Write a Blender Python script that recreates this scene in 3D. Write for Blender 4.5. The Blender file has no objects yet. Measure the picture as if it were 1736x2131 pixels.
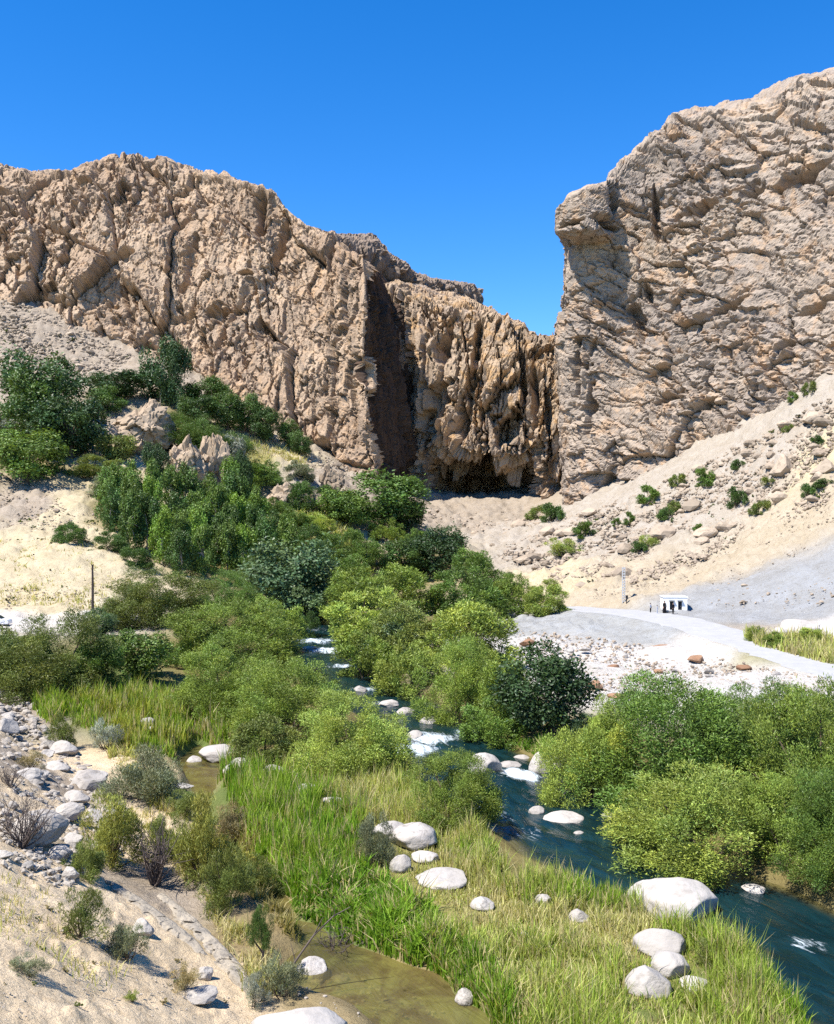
import bpy, bmesh, math, random
import numpy as np
from mathutils import Vector, Matrix

# ------------------------------------------------------------------ scene, camera, light
scene = bpy.context.scene
S = 4.0 / 3.0            # design unit -> metres
FPX, CX, CY, CH = 2046.0, 868.0, 1065.5, 15.0

cam_d = bpy.data.cameras.new("camera")
cam = bpy.data.objects.new("camera", cam_d)
scene.collection.objects.link(cam)
cam.location = (0, 0, CH * S)
cam.rotation_euler = (math.radians(90), 0, 0)
cam_d.sensor_fit = 'VERTICAL'
cam_d.sensor_height = 24.0
cam_d.lens = 24.0 * FPX / 2131.0
cam_d.clip_start = 0.5
cam_d.clip_end = 5000
scene.camera = cam

SUN_EL = math.radians(58)
SUN_H = (-0.82, -0.57)                       # towards the sun, on plan
sl = math.hypot(*SUN_H)
SUN_ROT = math.atan2(SUN_H[0], SUN_H[1])
world = bpy.data.worlds.new("World")
scene.world = world
world.use_nodes = True
wn = world.node_tree.nodes
wl = world.node_tree.links
sky = wn.new('ShaderNodeTexSky')
sky.sky_type = 'NISHITA'
sky.sun_disc = False
sky.sun_elevation = SUN_EL
sky.sun_rotation = SUN_ROT
sky.altitude = 1500
sky.air_density = 1.0
sky.dust_density = 0.1
sky.ozone_density = 3.0
hsv = wn.new('ShaderNodeHueSaturation')
hsv.inputs['Hue'].default_value = 0.507
hsv.inputs['Saturation'].default_value = 1.38
hsv.inputs['Value'].default_value = 1.10
wl.new(sky.outputs[0], hsv.inputs['Color'])
wl.new(hsv.outputs[0], wn['Background'].inputs['Color'])
wn['Background'].inputs['Strength'].default_value = 0.12

sun_d = bpy.data.lights.new("sun", 'SUN')
sun_d.energy = 5.0
sun_d.angle = math.radians(0.5)
sun_d.color = (1.0, 0.955, 0.88)
sun = bpy.data.objects.new("sun", sun_d)
scene.collection.objects.link(sun)
to_sun = Vector((SUN_H[0] / sl * math.cos(SUN_EL), SUN_H[1] / sl * math.cos(SUN_EL), math.sin(SUN_EL)))
sun.rotation_euler = to_sun.to_track_quat('Z', 'Y').to_euler()
sun.location = (0, 0, 300)

scene.view_settings.view_transform = 'Standard'
scene.view_settings.look = 'None'
scene.view_settings.gamma = 1.0
scene.view_settings.use_curve_mapping = False
scene.view_settings.exposure = 0.95
scene.render.engine = 'CYCLES'
scene.cycles.max_bounces = 5
scene.cycles.diffuse_bounces = 1
scene.cycles.glossy_bounces = 2
scene.cycles.transmission_bounces = 3
scene.cycles.transparent_max_bounces = 8
scene.cycles.use_denoising = False

RNG = np.random.default_rng(7)
random.seed(7)

# ------------------------------------------------------------------ noise
def _h(ix, iy, iz, k):
    n = (ix.astype(np.int64) * 374761393 + iy.astype(np.int64) * 668265263 + iz.astype(np.int64) * 2147483647 + k * 1274126177) & 0xffffffff
    n = ((n ^ (n >> 13)) * 1274126177) & 0xffffffff
    n = ((n ^ (n >> 16)) * 2246822519) & 0xffffffff
    n = n ^ (n >> 15)
    return (n & 0xffffff) / float(0xffffff)

def vnoise(p, k=0):
    """smooth value noise in -1..1"""
    f = np.floor(p); i = f.astype(np.int64); t = p - f
    t = t * t * t * (t * (t * 6 - 15) + 10)
    r = np.zeros(len(p))
    for dx in (0, 1):
        wx = t[:, 0] if dx else 1 - t[:, 0]
        for dy in (0, 1):
            wy = t[:, 1] if dy else 1 - t[:, 1]
            for dz in (0, 1):
                wz = t[:, 2] if dz else 1 - t[:, 2]
                r += wx * wy * wz * _h(i[:, 0] + dx, i[:, 1] + dy, i[:, 2] + dz, k)
    return r * 2 - 1

def fbm(p, octv=4, k=0, gain=0.5):
    a, s, r, t = 1.0, 1.0, np.zeros(len(p)), 0.0
    for o in range(octv):
        r += a * vnoise(p * s + o * 17.3, k + o)
        t += a; a *= gain; s *= 2.03
    return r / t

def worley(p, k=0):
    """F1, F2, random value of the nearest cell"""
    f = np.floor(p).astype(np.int64)
    d1 = np.full(len(p), 9.0); d2 = np.full(len(p), 9.0); cv = np.zeros(len(p))
    for dx in (-1, 0, 1):
        for dy in (-1, 0, 1):
            for dz in (-1, 0, 1):
                a, b, c = f[:, 0] + dx, f[:, 1] + dy, f[:, 2] + dz
                d = (a + _h(a, b, c, k) - p[:, 0]) ** 2 + (b + _h(a, b, c, k + 1) - p[:, 1]) ** 2 + (c + _h(a, b, c, k + 2) - p[:, 2]) ** 2
                m = d < d1
                d2 = np.where(m, d1, np.minimum(d2, d))
                cv = np.where(m, _h(a, b, c, k + 3), cv)
                d1 = np.where(m, d, d1)
    return np.sqrt(d1), np.sqrt(d2), cv

def sstep(a, b, x):
    t = np.clip((x - a) / (b - a), 0, 1)
    return t * t * (3 - 2 * t)

# ------------------------------------------------------------------ object helpers
COL = scene.collection

def mesh_np(name, v, faces, mat=None, smooth=False, colors=None, uv=None):
    """v (n,3) in design units, faces (m,k) int array"""
    me = bpy.data.meshes.new(name)
    v = np.asarray(v, dtype=np.float64) * S
    faces = np.asarray(faces, dtype=np.int32)
    n, k = faces.shape
    me.vertices.add(len(v)); me.vertices.foreach_set('co', v.astype(np.float32).ravel())
    me.loops.add(n * k); me.loops.foreach_set('vertex_index', faces.ravel())
    me.polygons.add(n)
    me.polygons.foreach_set('loop_start', np.arange(0, n * k, k, dtype=np.int32))
    me.polygons.foreach_set('loop_total', np.full(n, k, dtype=np.int32))
    me.update(calc_edges=True)
    me.polygons.foreach_set('use_smooth', np.full(n, smooth, dtype=bool))
    if colors is not None:
        a = me.color_attributes.new('tint', 'FLOAT_COLOR', 'POINT')
        c = np.ones((len(v), 4), dtype=np.float32); c[:, :colors.shape[1]] = colors
        a.data.foreach_set('color', c.ravel())
    if uv is not None:
        u = me.uv_layers.new(name='flow')
        u.data.foreach_set('uv', uv[faces.ravel()].astype(np.float32).ravel())
    if mat: me.materials.append(mat)
    return me

def link(name, me, loc=(0, 0, 0), rz=0.0, scale=(1, 1, 1), parent=None):
    o = bpy.data.objects.new(name, me)
    COL.objects.link(o)
    o.location = tuple(c * S for c in loc) if parent is None else tuple(loc)
    o.rotation_euler = (0, 0, rz)
    o.scale = scale
    if parent is not None: o.parent = parent
    return o

def tag(o, label=None, cat=None, group=None, kind=None):
    if label: o['label'] = label
    if cat: o['category'] = cat
    if group: o['group'] = group
    if kind: o['kind'] = kind
    return o

def grid_faces(nr, nc):
    i = np.arange(nr - 1)[:, None] * nc + np.arange(nc - 1)[None, :]
    i = i.ravel()
    return np.stack([i, i + 1, i + nc + 1, i + nc], axis=1)

def P(px, py, D):
    return np.array([(px - CX) / FPX * D, D, CH + (CY - py) / FPX * D])

# ------------------------------------------------------------------ materials
def new_mat(name):
    m = bpy.data.materials.new(name); m.use_nodes = True
    nt = m.node_tree
    for n in list(nt.nodes): nt.nodes.remove(n)
    out = nt.nodes.new('ShaderNodeOutputMaterial')
    return m, nt, out

def N(nt, typ, **kw):
    n = nt.nodes.new(typ)
    for k, v in kw.items():
        if k in n.inputs.keys(): n.inputs[k].default_value = v
        else: setattr(n, k, v)
    return n

def mixc(nt, fac, a, b, blend='MIX'):
    n = nt.nodes.new('ShaderNodeMix'); n.data_type = 'RGBA'; n.blend_type = blend
    for sock, v in ((n.inputs[0], fac), (n.inputs[6], a), (n.inputs[7], b)):
        if isinstance(v, bpy.types.NodeSocket): nt.links.new(v, sock)
        elif isinstance(v, (int, float)): sock.default_value = v
        else: sock.default_value = (*v, 1)
    return n.outputs[2]

def ramp(nt, src, stops):
    n = nt.nodes.new('ShaderNodeValToRGB')
    e = n.color_ramp.elements
    while len(e) > 1: e.remove(e[-1])
    e[0].position = stops[0][0]; e[0].color = (*([stops[0][1]] * 3), 1) if not hasattr(stops[0][1], '__len__') else (*stops[0][1], 1)
    for p, c in stops[1:]:
        x = e.new(p); x.color = (*([c] * 3), 1) if not hasattr(c, '__len__') else (*c, 1)
    nt.links.new(src, n.inputs[0])
    return n.outputs[0]

def coords(nt, scale=(1, 1, 1), rot=(0, 0, 0), kind='Object'):
    tc = nt.nodes.new('ShaderNodeTexCoord')
    mp = nt.nodes.new('ShaderNodeMapping')
    mp.inputs['Scale'].default_value = scale
    mp.inputs['Rotation'].default_value = rot
    nt.links.new(tc.outputs[kind], mp.inputs[0])
    return mp.outputs[0]

def noise(nt, vec, scale, detail=6, rough=0.6, dist=0.0):
    n = N(nt, 'ShaderNodeTexNoise')
    n.inputs['Scale'].default_value = scale; n.inputs['Detail'].default_value = detail
    n.inputs['Roughness'].default_value = rough; n.inputs['Distortion'].default_value = dist
    nt.links.new(vec, n.inputs['Vector'])
    return n.outputs[0]

def bump(nt, h, strength, dist, prev=None):
    b = N(nt, 'ShaderNodeBump'); b.inputs['Strength'].default_value = strength; b.inputs['Distance'].default_value = dist
    nt.links.new(h, b.inputs['Height'])
    if prev is not None: nt.links.new(prev, b.inputs['Normal'])
    return b.outputs[0]

def cliff_mat(name, base, second, third, stain, rot, streak=(1, 1, 0.12), orange_amt=0.5):
    m, nt, out = new_mat(name)
    bs = N(nt, 'ShaderNodeBsdfPrincipled', Roughness=0.95)
    bs.inputs['Specular IOR Level'].default_value = 0.1
    v = coords(nt)
    vs = coords(nt, scale=streak, rot=rot)
    n1 = noise(nt, v, 0.035, 5, 0.6)
    n2 = noise(nt, v, 0.22, 6, 0.65, 0.6)
    n3 = noise(nt, vs, 0.30, 6, 0.7, 0.4)
    n4 = noise(nt, v, 1.3, 5, 0.7)
    c = mixc(nt, ramp(nt, n1, [(0.38, 0), (0.62, 1)]), base, second)
    c = mixc(nt, ramp(nt, n2, [(0.50, 0), (0.62, orange_amt)]), c, third)
    c = mixc(nt, ramp(nt, n3, [(0.50, 0), (0.66, 0.8)]), c, stain)
    c = mixc(nt, ramp(nt, n4, [(0.35, 0.45), (0.60, 0)]), c, tuple(0.5 * x for x in base))
    n5 = noise(nt, v, 4.0, 4, 0.7)
    c = mixc(nt, ramp(nt, n5, [(0.56, 0), (0.72, 0.5)]), c, tuple(min(0.75, 1.5 * x) for x in base))
    nt.links.new(c, bs.inputs['Base Color'])
    b = bump(nt, n4, 0.7, 0.45)
    b = bump(nt, n5, 0.6, 0.2, b)
    nt.links.new(b, bs.inputs['Normal'])
    nt.links.new(bs.outputs[0], out.inputs[0])
    return m

M = {}
M['cliff_left'] = cliff_mat('rock_tan', (0.48, 0.355, 0.245), (0.345, 0.24, 0.16), (0.45, 0.275, 0.14), (0.19, 0.145, 0.11), (0, 0.0, 0.3))
M['cliff_back'] = cliff_mat('rock_orange', (0.46, 0.335, 0.22), (0.36, 0.28, 0.215), (0.48, 0.28, 0.115), (0.12, 0.095, 0.08), (0, 0, 0), (1, 1, 0.07), 0.8)
M['cliff_right'] = cliff_mat('rock_grey_tan', (0.42, 0.335, 0.255), (0.31, 0.255, 0.21), (0.48, 0.30, 0.165), (0.185, 0.155, 0.13), (0, 0.62, 0), (0.18, 1, 1), 0.65)
M['cliff_shade'] = cliff_mat('rock_varnish_shade', (0.10, 0.066, 0.046), (0.07, 0.05, 0.04), (0.15, 0.085, 0.045), (0.03, 0.026, 0.024), (0, 0, 0), (1, 1, 0.07), 0.6)  # gorge side wall: its shade put into the rock colour, along with varnish stains
M['cliff_cap'] = cliff_mat('rock_brown', (0.27, 0.205, 0.155), (0.24, 0.185, 0.145), (0.30, 0.20, 0.12), (0.17, 0.14, 0.12), (0, 0, 0), (1, 1, 0.2), 0.3)

def stone_mat(name, c0, c1, dark, scale=1.0):
    m, nt, out = new_mat(name)
    bs = N(nt, 'ShaderNodeBsdfPrincipled', Roughness=0.9)
    bs.inputs['Specular IOR Level'].default_value = 0.15
    v = coords(nt)
    oi = N(nt, 'ShaderNodeObjectInfo')
    vv = N(nt, 'ShaderNodeVectorMath'); vv.operation = 'ADD'
    cb = N(nt, 'ShaderNodeCombineXYZ')
    ml = N(nt, 'ShaderNodeMath'); ml.operation = 'MULTIPLY'; ml.inputs[1].default_value = 37.0
    nt.links.new(oi.outputs['Random'], ml.inputs[0])
    for i in range(3): nt.links.new(ml.outputs[0], cb.inputs[i])
    nt.links.new(v, vv.inputs[0]); nt.links.new(cb.outputs[0], vv.inputs[1])
    v = vv.outputs[0]
    a = noise(nt, v, 1.4 * scale, 5, 0.65, 0.5)
    b_ = noise(nt, v, 5.0 * scale, 5, 0.7)
    c = mixc(nt, ramp(nt, a, [(0.4, 0), (0.65, 1)]), c0, c1)
    c = mixc(nt, ramp(nt, b_, [(0.32, 0.85), (0.50, 0)]), c, dark)
    c = mixc(nt, oi.outputs['Random'], c, tuple(0.82 * x for x in c0))
    c = mixc(nt, 1.0, c, oi.outputs['Color'], 'MULTIPLY')
    nt.links.new(c, bs.inputs['Base Color'])
    b = bump(nt, a, 0.6, 0.25 / scale)
    b = bump(nt, b_, 0.6, 0.08 / scale, b)
    nt.links.new(b, bs.inputs['Normal'])
    nt.links.new(bs.outputs[0], out.inputs[0])
    return m

M['boulder'] = stone_mat('boulder_pale', (0.45, 0.415, 0.375), (0.35, 0.315, 0.28), (0.17, 0.15, 0.125), 1.0)
M['brown_rock'] = stone_mat('boulder_brown', (0.30, 0.17, 0.10), (0.36, 0.24, 0.15), (0.14, 0.08, 0.05), 1.0)
M['outcrop'] = stone_mat('outcrop_tan', (0.40, 0.31, 0.22), (0.36, 0.25, 0.155), (0.17, 0.13, 0.10), 0.5)
M['ledge'] = stone_mat('ledge_grey', (0.36, 0.31, 0.24), (0.24, 0.215, 0.18), (0.10, 0.09, 0.08), 0.8)

def ground_mat():
    m, nt, out = new_mat('earth')
    bs = N(nt, 'ShaderNodeBsdfPrincipled', Roughness=1.0)
    bs.inputs['Specular IOR Level'].default_value = 0.05
    at = N(nt, 'ShaderNodeVertexColor'); at.layer_name = 'tint'
    v = coords(nt)
    a = noise(nt, v, 0.25, 6, 0.65, 0.4)
    b_ = noise(nt, v, 1.6, 6, 0.7, 0.3)
    c_ = noise(nt, v, 7.0, 4, 0.7)
    c = mixc(nt, ramp(nt, a, [(0.35, 0.0), (0.65, 1.0)]), mixc(nt, 1.0, at.outputs[0], (0.86, 0.83, 0.78), 'MULTIPLY'), at.outputs[0])
    c = mixc(nt, ramp(nt, b_, [(0.34, 0.55), (0.47, 0)]), c, mixc(nt, 1.0, at.outputs[0], (0.60, 0.55, 0.48), 'MULTIPLY'))
    c = mixc(nt, ramp(nt, c_, [(0.30, 0.6), (0.42, 0)]), c, mixc(nt, 1.0, at.outputs[0], (0.55, 0.47, 0.38), 'MULTIPLY'))
    c = mixc(nt, ramp(nt, c_, [(0.60, 0), (0.72, 0.45)]), c, mixc(nt, 1.0, at.outputs[0], (1.18, 1.18, 1.2), 'MULTIPLY'))
    d_ = noise(nt, v, 0.75, 8, 0.75, 0.6)
    c = mixc(nt, ramp(nt, d_, [(0.55, 0), (0.64, 0.38)]), c, mixc(nt, 1.0, at.outputs[0], (0.62, 0.58, 0.54), 'MULTIPLY'))
    nt.links.new(c, bs.inputs['Base Color'])
    b = bump(nt, d_, 0.6, 0.7)
    b = bump(nt, b_, 0.5, 0.35, b)
    b = bump(nt, c_, 0.6, 0.08, b)
    nt.links.new(b, bs.inputs['Normal'])
    nt.links.new(bs.outputs[0], out.inputs[0])
    return m
M['ground'] = ground_mat()

def leaf_mat(name, trans=0.35, rough=0.5, spec=0.25):
    m, nt, out = new_mat(name)
    at = N(nt, 'ShaderNodeVertexColor'); at.layer_name = 'tint'
    oi = N(nt, 'ShaderNodeObjectInfo')
    c = mixc(nt, 1.0, at.outputs[0], oi.outputs['Color'], 'MULTIPLY')
    bs = N(nt, 'ShaderNodeBsdfPrincipled', Roughness=rough)
    bs.inputs['Specular IOR Level'].default_value = spec
    nt.links.new(c, bs.inputs['Base Color'])
    tr = N(nt, 'ShaderNodeBsdfTranslucent')
    c2 = mixc(nt, 1.0, c, (1.25, 1.2, 0.5), 'MULTIPLY')
    nt.links.new(c2, tr.inputs['Color'])
    mx = N(nt, 'ShaderNodeMixShader'); mx.inputs[0].default_value = trans
    nt.links.new(bs.outputs[0], mx.inputs[1]); nt.links.new(tr.outputs[0], mx.inputs[2])
    nt.links.new(mx.outputs[0], out.inputs[0])
    return m
M['leaf'] = leaf_mat('foliage', 0.20, 0.45, 0.35)
M['grass'] = leaf_mat('grass_blade', 0.4, 0.6, 0.15)

def flat_mat(name, col, rough=0.7, spec=0.3, metal=0.0, nscale=8.0, var=0.25):
    m, nt, out = new_mat(name)
    bs = N(nt, 'ShaderNodeBsdfPrincipled', Roughness=rough, Metallic=metal)
    bs.inputs['Specular IOR Level'].default_value = spec
    a = noise(nt, coords(nt), nscale, 5, 0.65)
    c = mixc(nt, ramp(nt, a, [(0.35, 0), (0.65, 1)]), tuple(x * (1 - var) for x in col), col)
    nt.links.new(c, bs.inputs['Base Color'])
    nt.links.new(bump(nt, a, 0.2, 0.02), bs.inputs['Normal'])
    nt.links.new(bs.outputs[0], out.inputs[0])
    return m
M['bark'] = flat_mat('bark', (0.12, 0.09, 0.065), 0.95, 0.1)
M['bark_pale'] = flat_mat('bark_pale', (0.42, 0.38, 0.32), 0.95, 0.1)
M['twig'] = flat_mat('dead_twig', (0.13, 0.105, 0.095), 0.95, 0.1)
M['wood_pole'] = flat_mat('weathered_pole', (0.07, 0.055, 0.05), 0.9, 0.1)
M['concrete'] = flat_mat('concrete', (0.55, 0.54, 0.52), 0.9, 0.1)
M['white_wall'] = flat_mat('whitewash', (0.78, 0.77, 0.74), 0.9, 0.1, var=0.08)
M['dark_paint'] = flat_mat('dark_paint', (0.02, 0.02, 0.025), 0.6)
M['black_cloth'] = flat_mat('black_cloth', (0.018, 0.017, 0.02), 0.9, 0.1)
M['pale_cloth'] = flat_mat('pale_cloth', (0.45, 0.48, 0.55), 0.9, 0.1)
M['skin'] = flat_mat('skin', (0.42, 0.25, 0.17), 0.6)
M['hair'] = flat_mat('hair', (0.015, 0.012, 0.01), 0.6)
M['car_paint'] = flat_mat('car_paint', (0.70, 0.72, 0.75), 0.25, 0.5, var=0.03)
M['glass'] = flat_mat('car_glass', (0.02, 0.03, 0.05), 0.05, 0.8)
M['rubber'] = flat_mat('rubber', (0.02, 0.02, 0.02), 0.8)
M['metal'] = flat_mat('metal', (0.6, 0.6, 0.6), 0.35, 0.5, 0.9)
M['road'] = flat_mat('dusty_road', (0.37, 0.365, 0.36), 0.95, 0.1, nscale=0.8, var=0.12)
# ------------------------------------------------------------------ terrain
def poly_dist(x, y, pts):
    """distance to a polyline, station along it"""
    best = np.full(x.shape, 1e9); st = np.zeros(x.shape); s0 = 0.0
    for (ax, ay), (bx, by) in zip(pts[:-1], pts[1:]):
        L = math.hypot(bx - ax, by - ay)
        t = np.clip(((x - ax) * (bx - ax) + (y - ay) * (by - ay)) / (L * L), 0, 1)
        d = np.hypot(x - ax - t * (bx - ax), y - ay - t * (by - ay))
        m = d < best
        best = np.where(m, d, best); st = np.where(m, s0 + t * L, st); s0 += L
    return best, st

def zr(y):
    return 0.015 * np.maximum(0, y - 35)

def smooth_line(pts, n=60):
    pts = np.array(pts, float)
    for _ in range(2):
        q = 0.75 * pts[:-1] + 0.25 * pts[1:]; r = 0.25 * pts[:-1] + 0.75 * pts[1:]
        pts = np.concatenate([pts[:1], np.stack([q, r], 1).reshape(-1, pts.shape[1]), pts[-1:]])
    return pts

RIVER = smooth_line([(26, 16), (18, 25.6), (13.5, 33.4), (10.0, 40.2), (6.1, 46.6), (5.2, 53), (1.6, 61), (-0.6, 69), (-4.6, 82), (-9.3, 98), (-12.6, 116), (-12.5, 135), (-6, 160)])
RIVER_W = 3.25
BROOK = smooth_line([(3.5, 20), (0.4, 28.2), (-1.9, 31.2), (-5.2, 36.5), (-9.0, 44), (-11.5, 52), (-12.6, 58), (-15, 66)])
FOOT = [(0.5, 17), (-4.6, 28.5), (-10.4, 39.5), (-18, 53.6), (-33, 79), (-60, 122)]
ROAD_PX = [(1040, 1262, 142), (1120, 1264, 134), (1200, 1266, 126), (1300, 1274, 116), (1400, 1287, 108), (1500, 1318, 97), (1600, 1350, 88.5), (1700, 1384, 82), (1800, 1410, 78), (1950, 1440, 75)]
ROAD3 = smooth_line([P(*q) for q in ROAD_PX]); ROAD3 = np.stack([np.interp(np.linspace(0, len(ROAD3) - 1, 90), np.arange(len(ROAD3)), ROAD3[:, k]) for k in range(3)], 1)

CTRL = []
def cp(px, py, D): CTRL.append(tuple(P(px, py, D)))
for q in [(5, 30, .8), (0, 38, .8), (-3, 48, .9), (-8, 62, 1.1), (-15, 75, 1.6), (-22, 90, 2.2), (-20, 105, 2.6), (-30, 108, 2.9), (14, 52, .9),
          (18, 60, 1.3), (25, 45, 1.2), (8, 70, 1.4), (14, 80, 1.8), (5, 95, 1.9), (-2, 120, 2.4), (20, 30, .9), (30, 30, 1.2), (12, 22, .7), (-4, 125, 2.5), (40, 60, 2.0), (-40, 95, 3.0)]: CTRL.append(q)
for q in [(1100, 1400, 79), (1300, 1430, 73), (1600, 1440, 72), (1736, 1440, 71), (1100, 1325, 104), (1300, 1350, 95), (1450, 1370, 90), (1000, 1300, 118)]: cp(*q)
for q in ROAD_PX: cp(*q)
for q in [(1300, 1250, 121), (1410, 1267, 116), (1500, 1275, 111), (1600, 1300, 103), (1736, 1335, 92), (1736, 1225, 108), (1600, 1180, 123), (1720, 1100, 127), (1736, 1000, 138), (1736, 900, 150), (1736, 780, 165), (1900, 760, 155), (1900, 1000, 125), (1900, 1250, 95),
          (1500, 1130, 146), (1500, 1000, 165), (1500, 925, 179), (1400, 965, 186), (1300, 1015, 195), (1200, 1050, 203), (1400, 1150, 148), (1300, 1110, 165), (1200, 1140, 170), (1100, 1190, 165), (1150, 1240, 140)]: cp(*q)
for q in [(880, 1046, 222), (1000, 1048, 226), (1100, 1072, 220), (1160, 1075, 212), (950, 1100, 200), (1050, 1130, 190), (950, 1165, 175), (880, 1120, 190), (850, 1205, 165), (1000, 1215, 155)]: cp(*q)
for q in [(0, 985, 172), (-200, 985, 172), (0, 1100, 145), (0, 1200, 124), (0, 1292, 108), (100, 1275, 111), (200, 1278, 112), (200, 1150, 135), (300, 1200, 129), (150, 1050, 155), (-250, 1290, 108), (-250, 1150, 140),
          (200, 1010, 170), (400, 1030, 176), (550, 1050, 184), (290, 945, 187), (120, 945, 182), (0, 890, 197), (0, 800, 216), (0, 625, 247), (-250, 640, 250), (200, 750, 236), (150, 690, 244), (300, 745, 240), (300, 850, 212),
          (450, 805, 233), (600, 900, 222), (700, 955, 218), (800, 1010, 214), (560, 945, 206), (600, 1000, 196), (650, 1050, 188), (700, 1100, 178), (720, 1150, 166), (600, 1150, 160), (500, 1185, 150), (450, 1235, 130), (650, 1252, 140), (780, 1185, 165)]: cp(*q)
CTRL += [(-120, 285, 80), (-40, 285, 50), (10, 285, 20), (50, 285, 40), (110, 250, 70), (150, 200, 60), (-150, 200, 60), (-130, 120, 25), (110, 120, 20)]
CT = np.array(CTRL)
_pw = 60.0
def _tpsk(r2):
    return np.where(r2 > 1e-12, r2 * np.log(r2 + 1e-12), 0.0)
_n = len(CT)
_d2 = ((CT[:, None, :2] - CT[None, :, :2]) ** 2).sum(2) / _pw ** 2
_A = np.zeros((_n + 3, _n + 3)); _A[:_n, :_n] = _tpsk(_d2) + np.eye(_n) * 0.004
_A[:_n, _n] = 1; _A[:_n, _n + 1:] = CT[:, :2] / _pw; _A[_n:, :_n] = _A[:_n, _n:].T
_w = np.linalg.solve(_A, np.concatenate([CT[:, 2], np.zeros(3)]))

def tps(x, y):
    r = _w[_n] + _w[_n + 1] * x / _pw + _w[_n + 2] * y / _pw
    for i in range(_n):
        r = r + _w[i] * _tpsk(((x - CT[i, 0]) ** 2 + (y - CT[i, 1]) ** 2) / _pw ** 2)
    return r

def foot_signed(x, y):
    """distance uphill of the foot line of the near slope (negative: on the valley floor)"""
    best = np.full(x.shape, 1e9); sg = np.ones(x.shape)
    for (ax, ay), (bx, by) in zip(FOOT[:-1], FOOT[1:]):
        L2 = (bx - ax) ** 2 + (by - ay) ** 2
        t = np.clip(((x - ax) * (bx - ax) + (y - ay) * (by - ay)) / L2, 0, 1)
        d = np.hypot(x - ax - t * (bx - ax), y - ay - t * (by - ay))
        side = np.sign((bx - ax) * (y - ay) - (by - ay) * (x - ax))
        m = d < best
        best = np.where(m, d, best); sg = np.where(m, side, sg)
    return best * sg

def smax(a, b, k):
    h = np.clip(0.5 + 0.5 * (a - b) / k, 0, 1)
    return b * (1 - h) + a * h + k * h * (1 - h)

_R = ROAD3[::3]
ROAD_XY = [(q[0], q[1]) for q in _R]
_rs = np.concatenate([[0], np.cumsum(np.hypot(np.diff(_R[:, 0]), np.diff(_R[:, 1])))])

def terr(x, y):
    x = np.asarray(x, float); y = np.asarray(y, float)
    yc = np.clip(y, 14, 1e9)
    z = tps(x, yc)
    near = np.exp(-((np.maximum(0, y - 40)) / 30) ** 2)
    z = np.maximum(z, 0.35)
    z = np.where(y < 28, np.maximum(0.6, np.minimum(z, 3.0)), z)
    # road bench
    dr, sr = poly_dist(x, y, ROAD_XY)
    zroad = np.interp(sr, _rs, _R[:, 2])
    k = 1 - sstep(3.3, 5.6, dr)
    z = z * (1 - k) + zroad * k
    # near slope
    d = foot_signed(x, y)
    zs = 0.3 + 0.60 * np.maximum(d, -3) + 1.3 * np.maximum(0, 4 - y)
    zs = np.minimum(zs, 13.2)
    z = smax(zs, z, 0.8)
    # channels
    dv, _ = poly_dist(x, y, [tuple(q) for q in RIVER])
    zb = zr(y)
    wv = RIVER_W + 1.3 * fbm(np.stack([x.ravel() * .22, y.ravel() * .22, 0 * y.ravel()], 1), 3, 91).reshape(x.shape)
    k = 1 - sstep(wv - 0.3, wv + 1.8, dv)
    z = z * (1 - k) + (zb - 0.6) * k
    db, _ = poly_dist(x, y, [tuple(q) for q in BROOK])
    wb = -0.1 + 1.25 * (1 - sstep(31.0, 34.5, y)) + 1.1 * np.exp(-((y - 57) / 3.5) ** 2) + 0.8 * fbm(np.stack([x.ravel() * .35, y.ravel() * .35, 0 * y.ravel()], 1), 3, 92).reshape(x.shape)
    k = 1 - sstep(wb - 0.2, wb + 1.3, db)
    z = z * (1 - k) + np.minimum(z, 0.08) * k
    return z

terr_exact = terr
_gx0, _gy0, _gs = -126.0, -2.0, 0.32
_gnx, _gny = int(252 / _gs) + 1, int(272 / _gs) + 1
def _tps_raster():
    st = 1.25
    ax = np.arange(-190, 191, st); ay = np.arange(10, 290, st)
    XX, YY = np.meshgrid(ax, ay)
    return ax[0], ay[0], st, tps(XX.ravel(), YY.ravel()).reshape(XX.shape)
_t0x, _t0y, _tst, _tg = _tps_raster()
def _bil(g, x0, y0, st, x, y):
    u = np.clip((x - x0) / st, 0, g.shape[1] - 1.001); v = np.clip((y - y0) / st, 0, g.shape[0] - 1.001)
    i = u.astype(int); j = v.astype(int); u = u - i; v = v - j
    return (g[j, i] * (1 - u) + g[j, i + 1] * u) * (1 - v) + (g[j + 1, i] * (1 - u) + g[j + 1, i + 1] * u) * v
def tps(x, y):
    return _bil(_tg, _t0x, _t0y, _tst, x, y)
_XX, _YY = np.meshgrid(_gx0 + _gs * np.arange(_gnx), _gy0 + _gs * np.arange(_gny))
_G = terr_exact(_XX.ravel(), _YY.ravel()).reshape(_XX.shape)
def terr(x, y):
    return _bil(_G, _gx0, _gy0, _gs, np.asarray(x, float), np.asarray(y, float))

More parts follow.
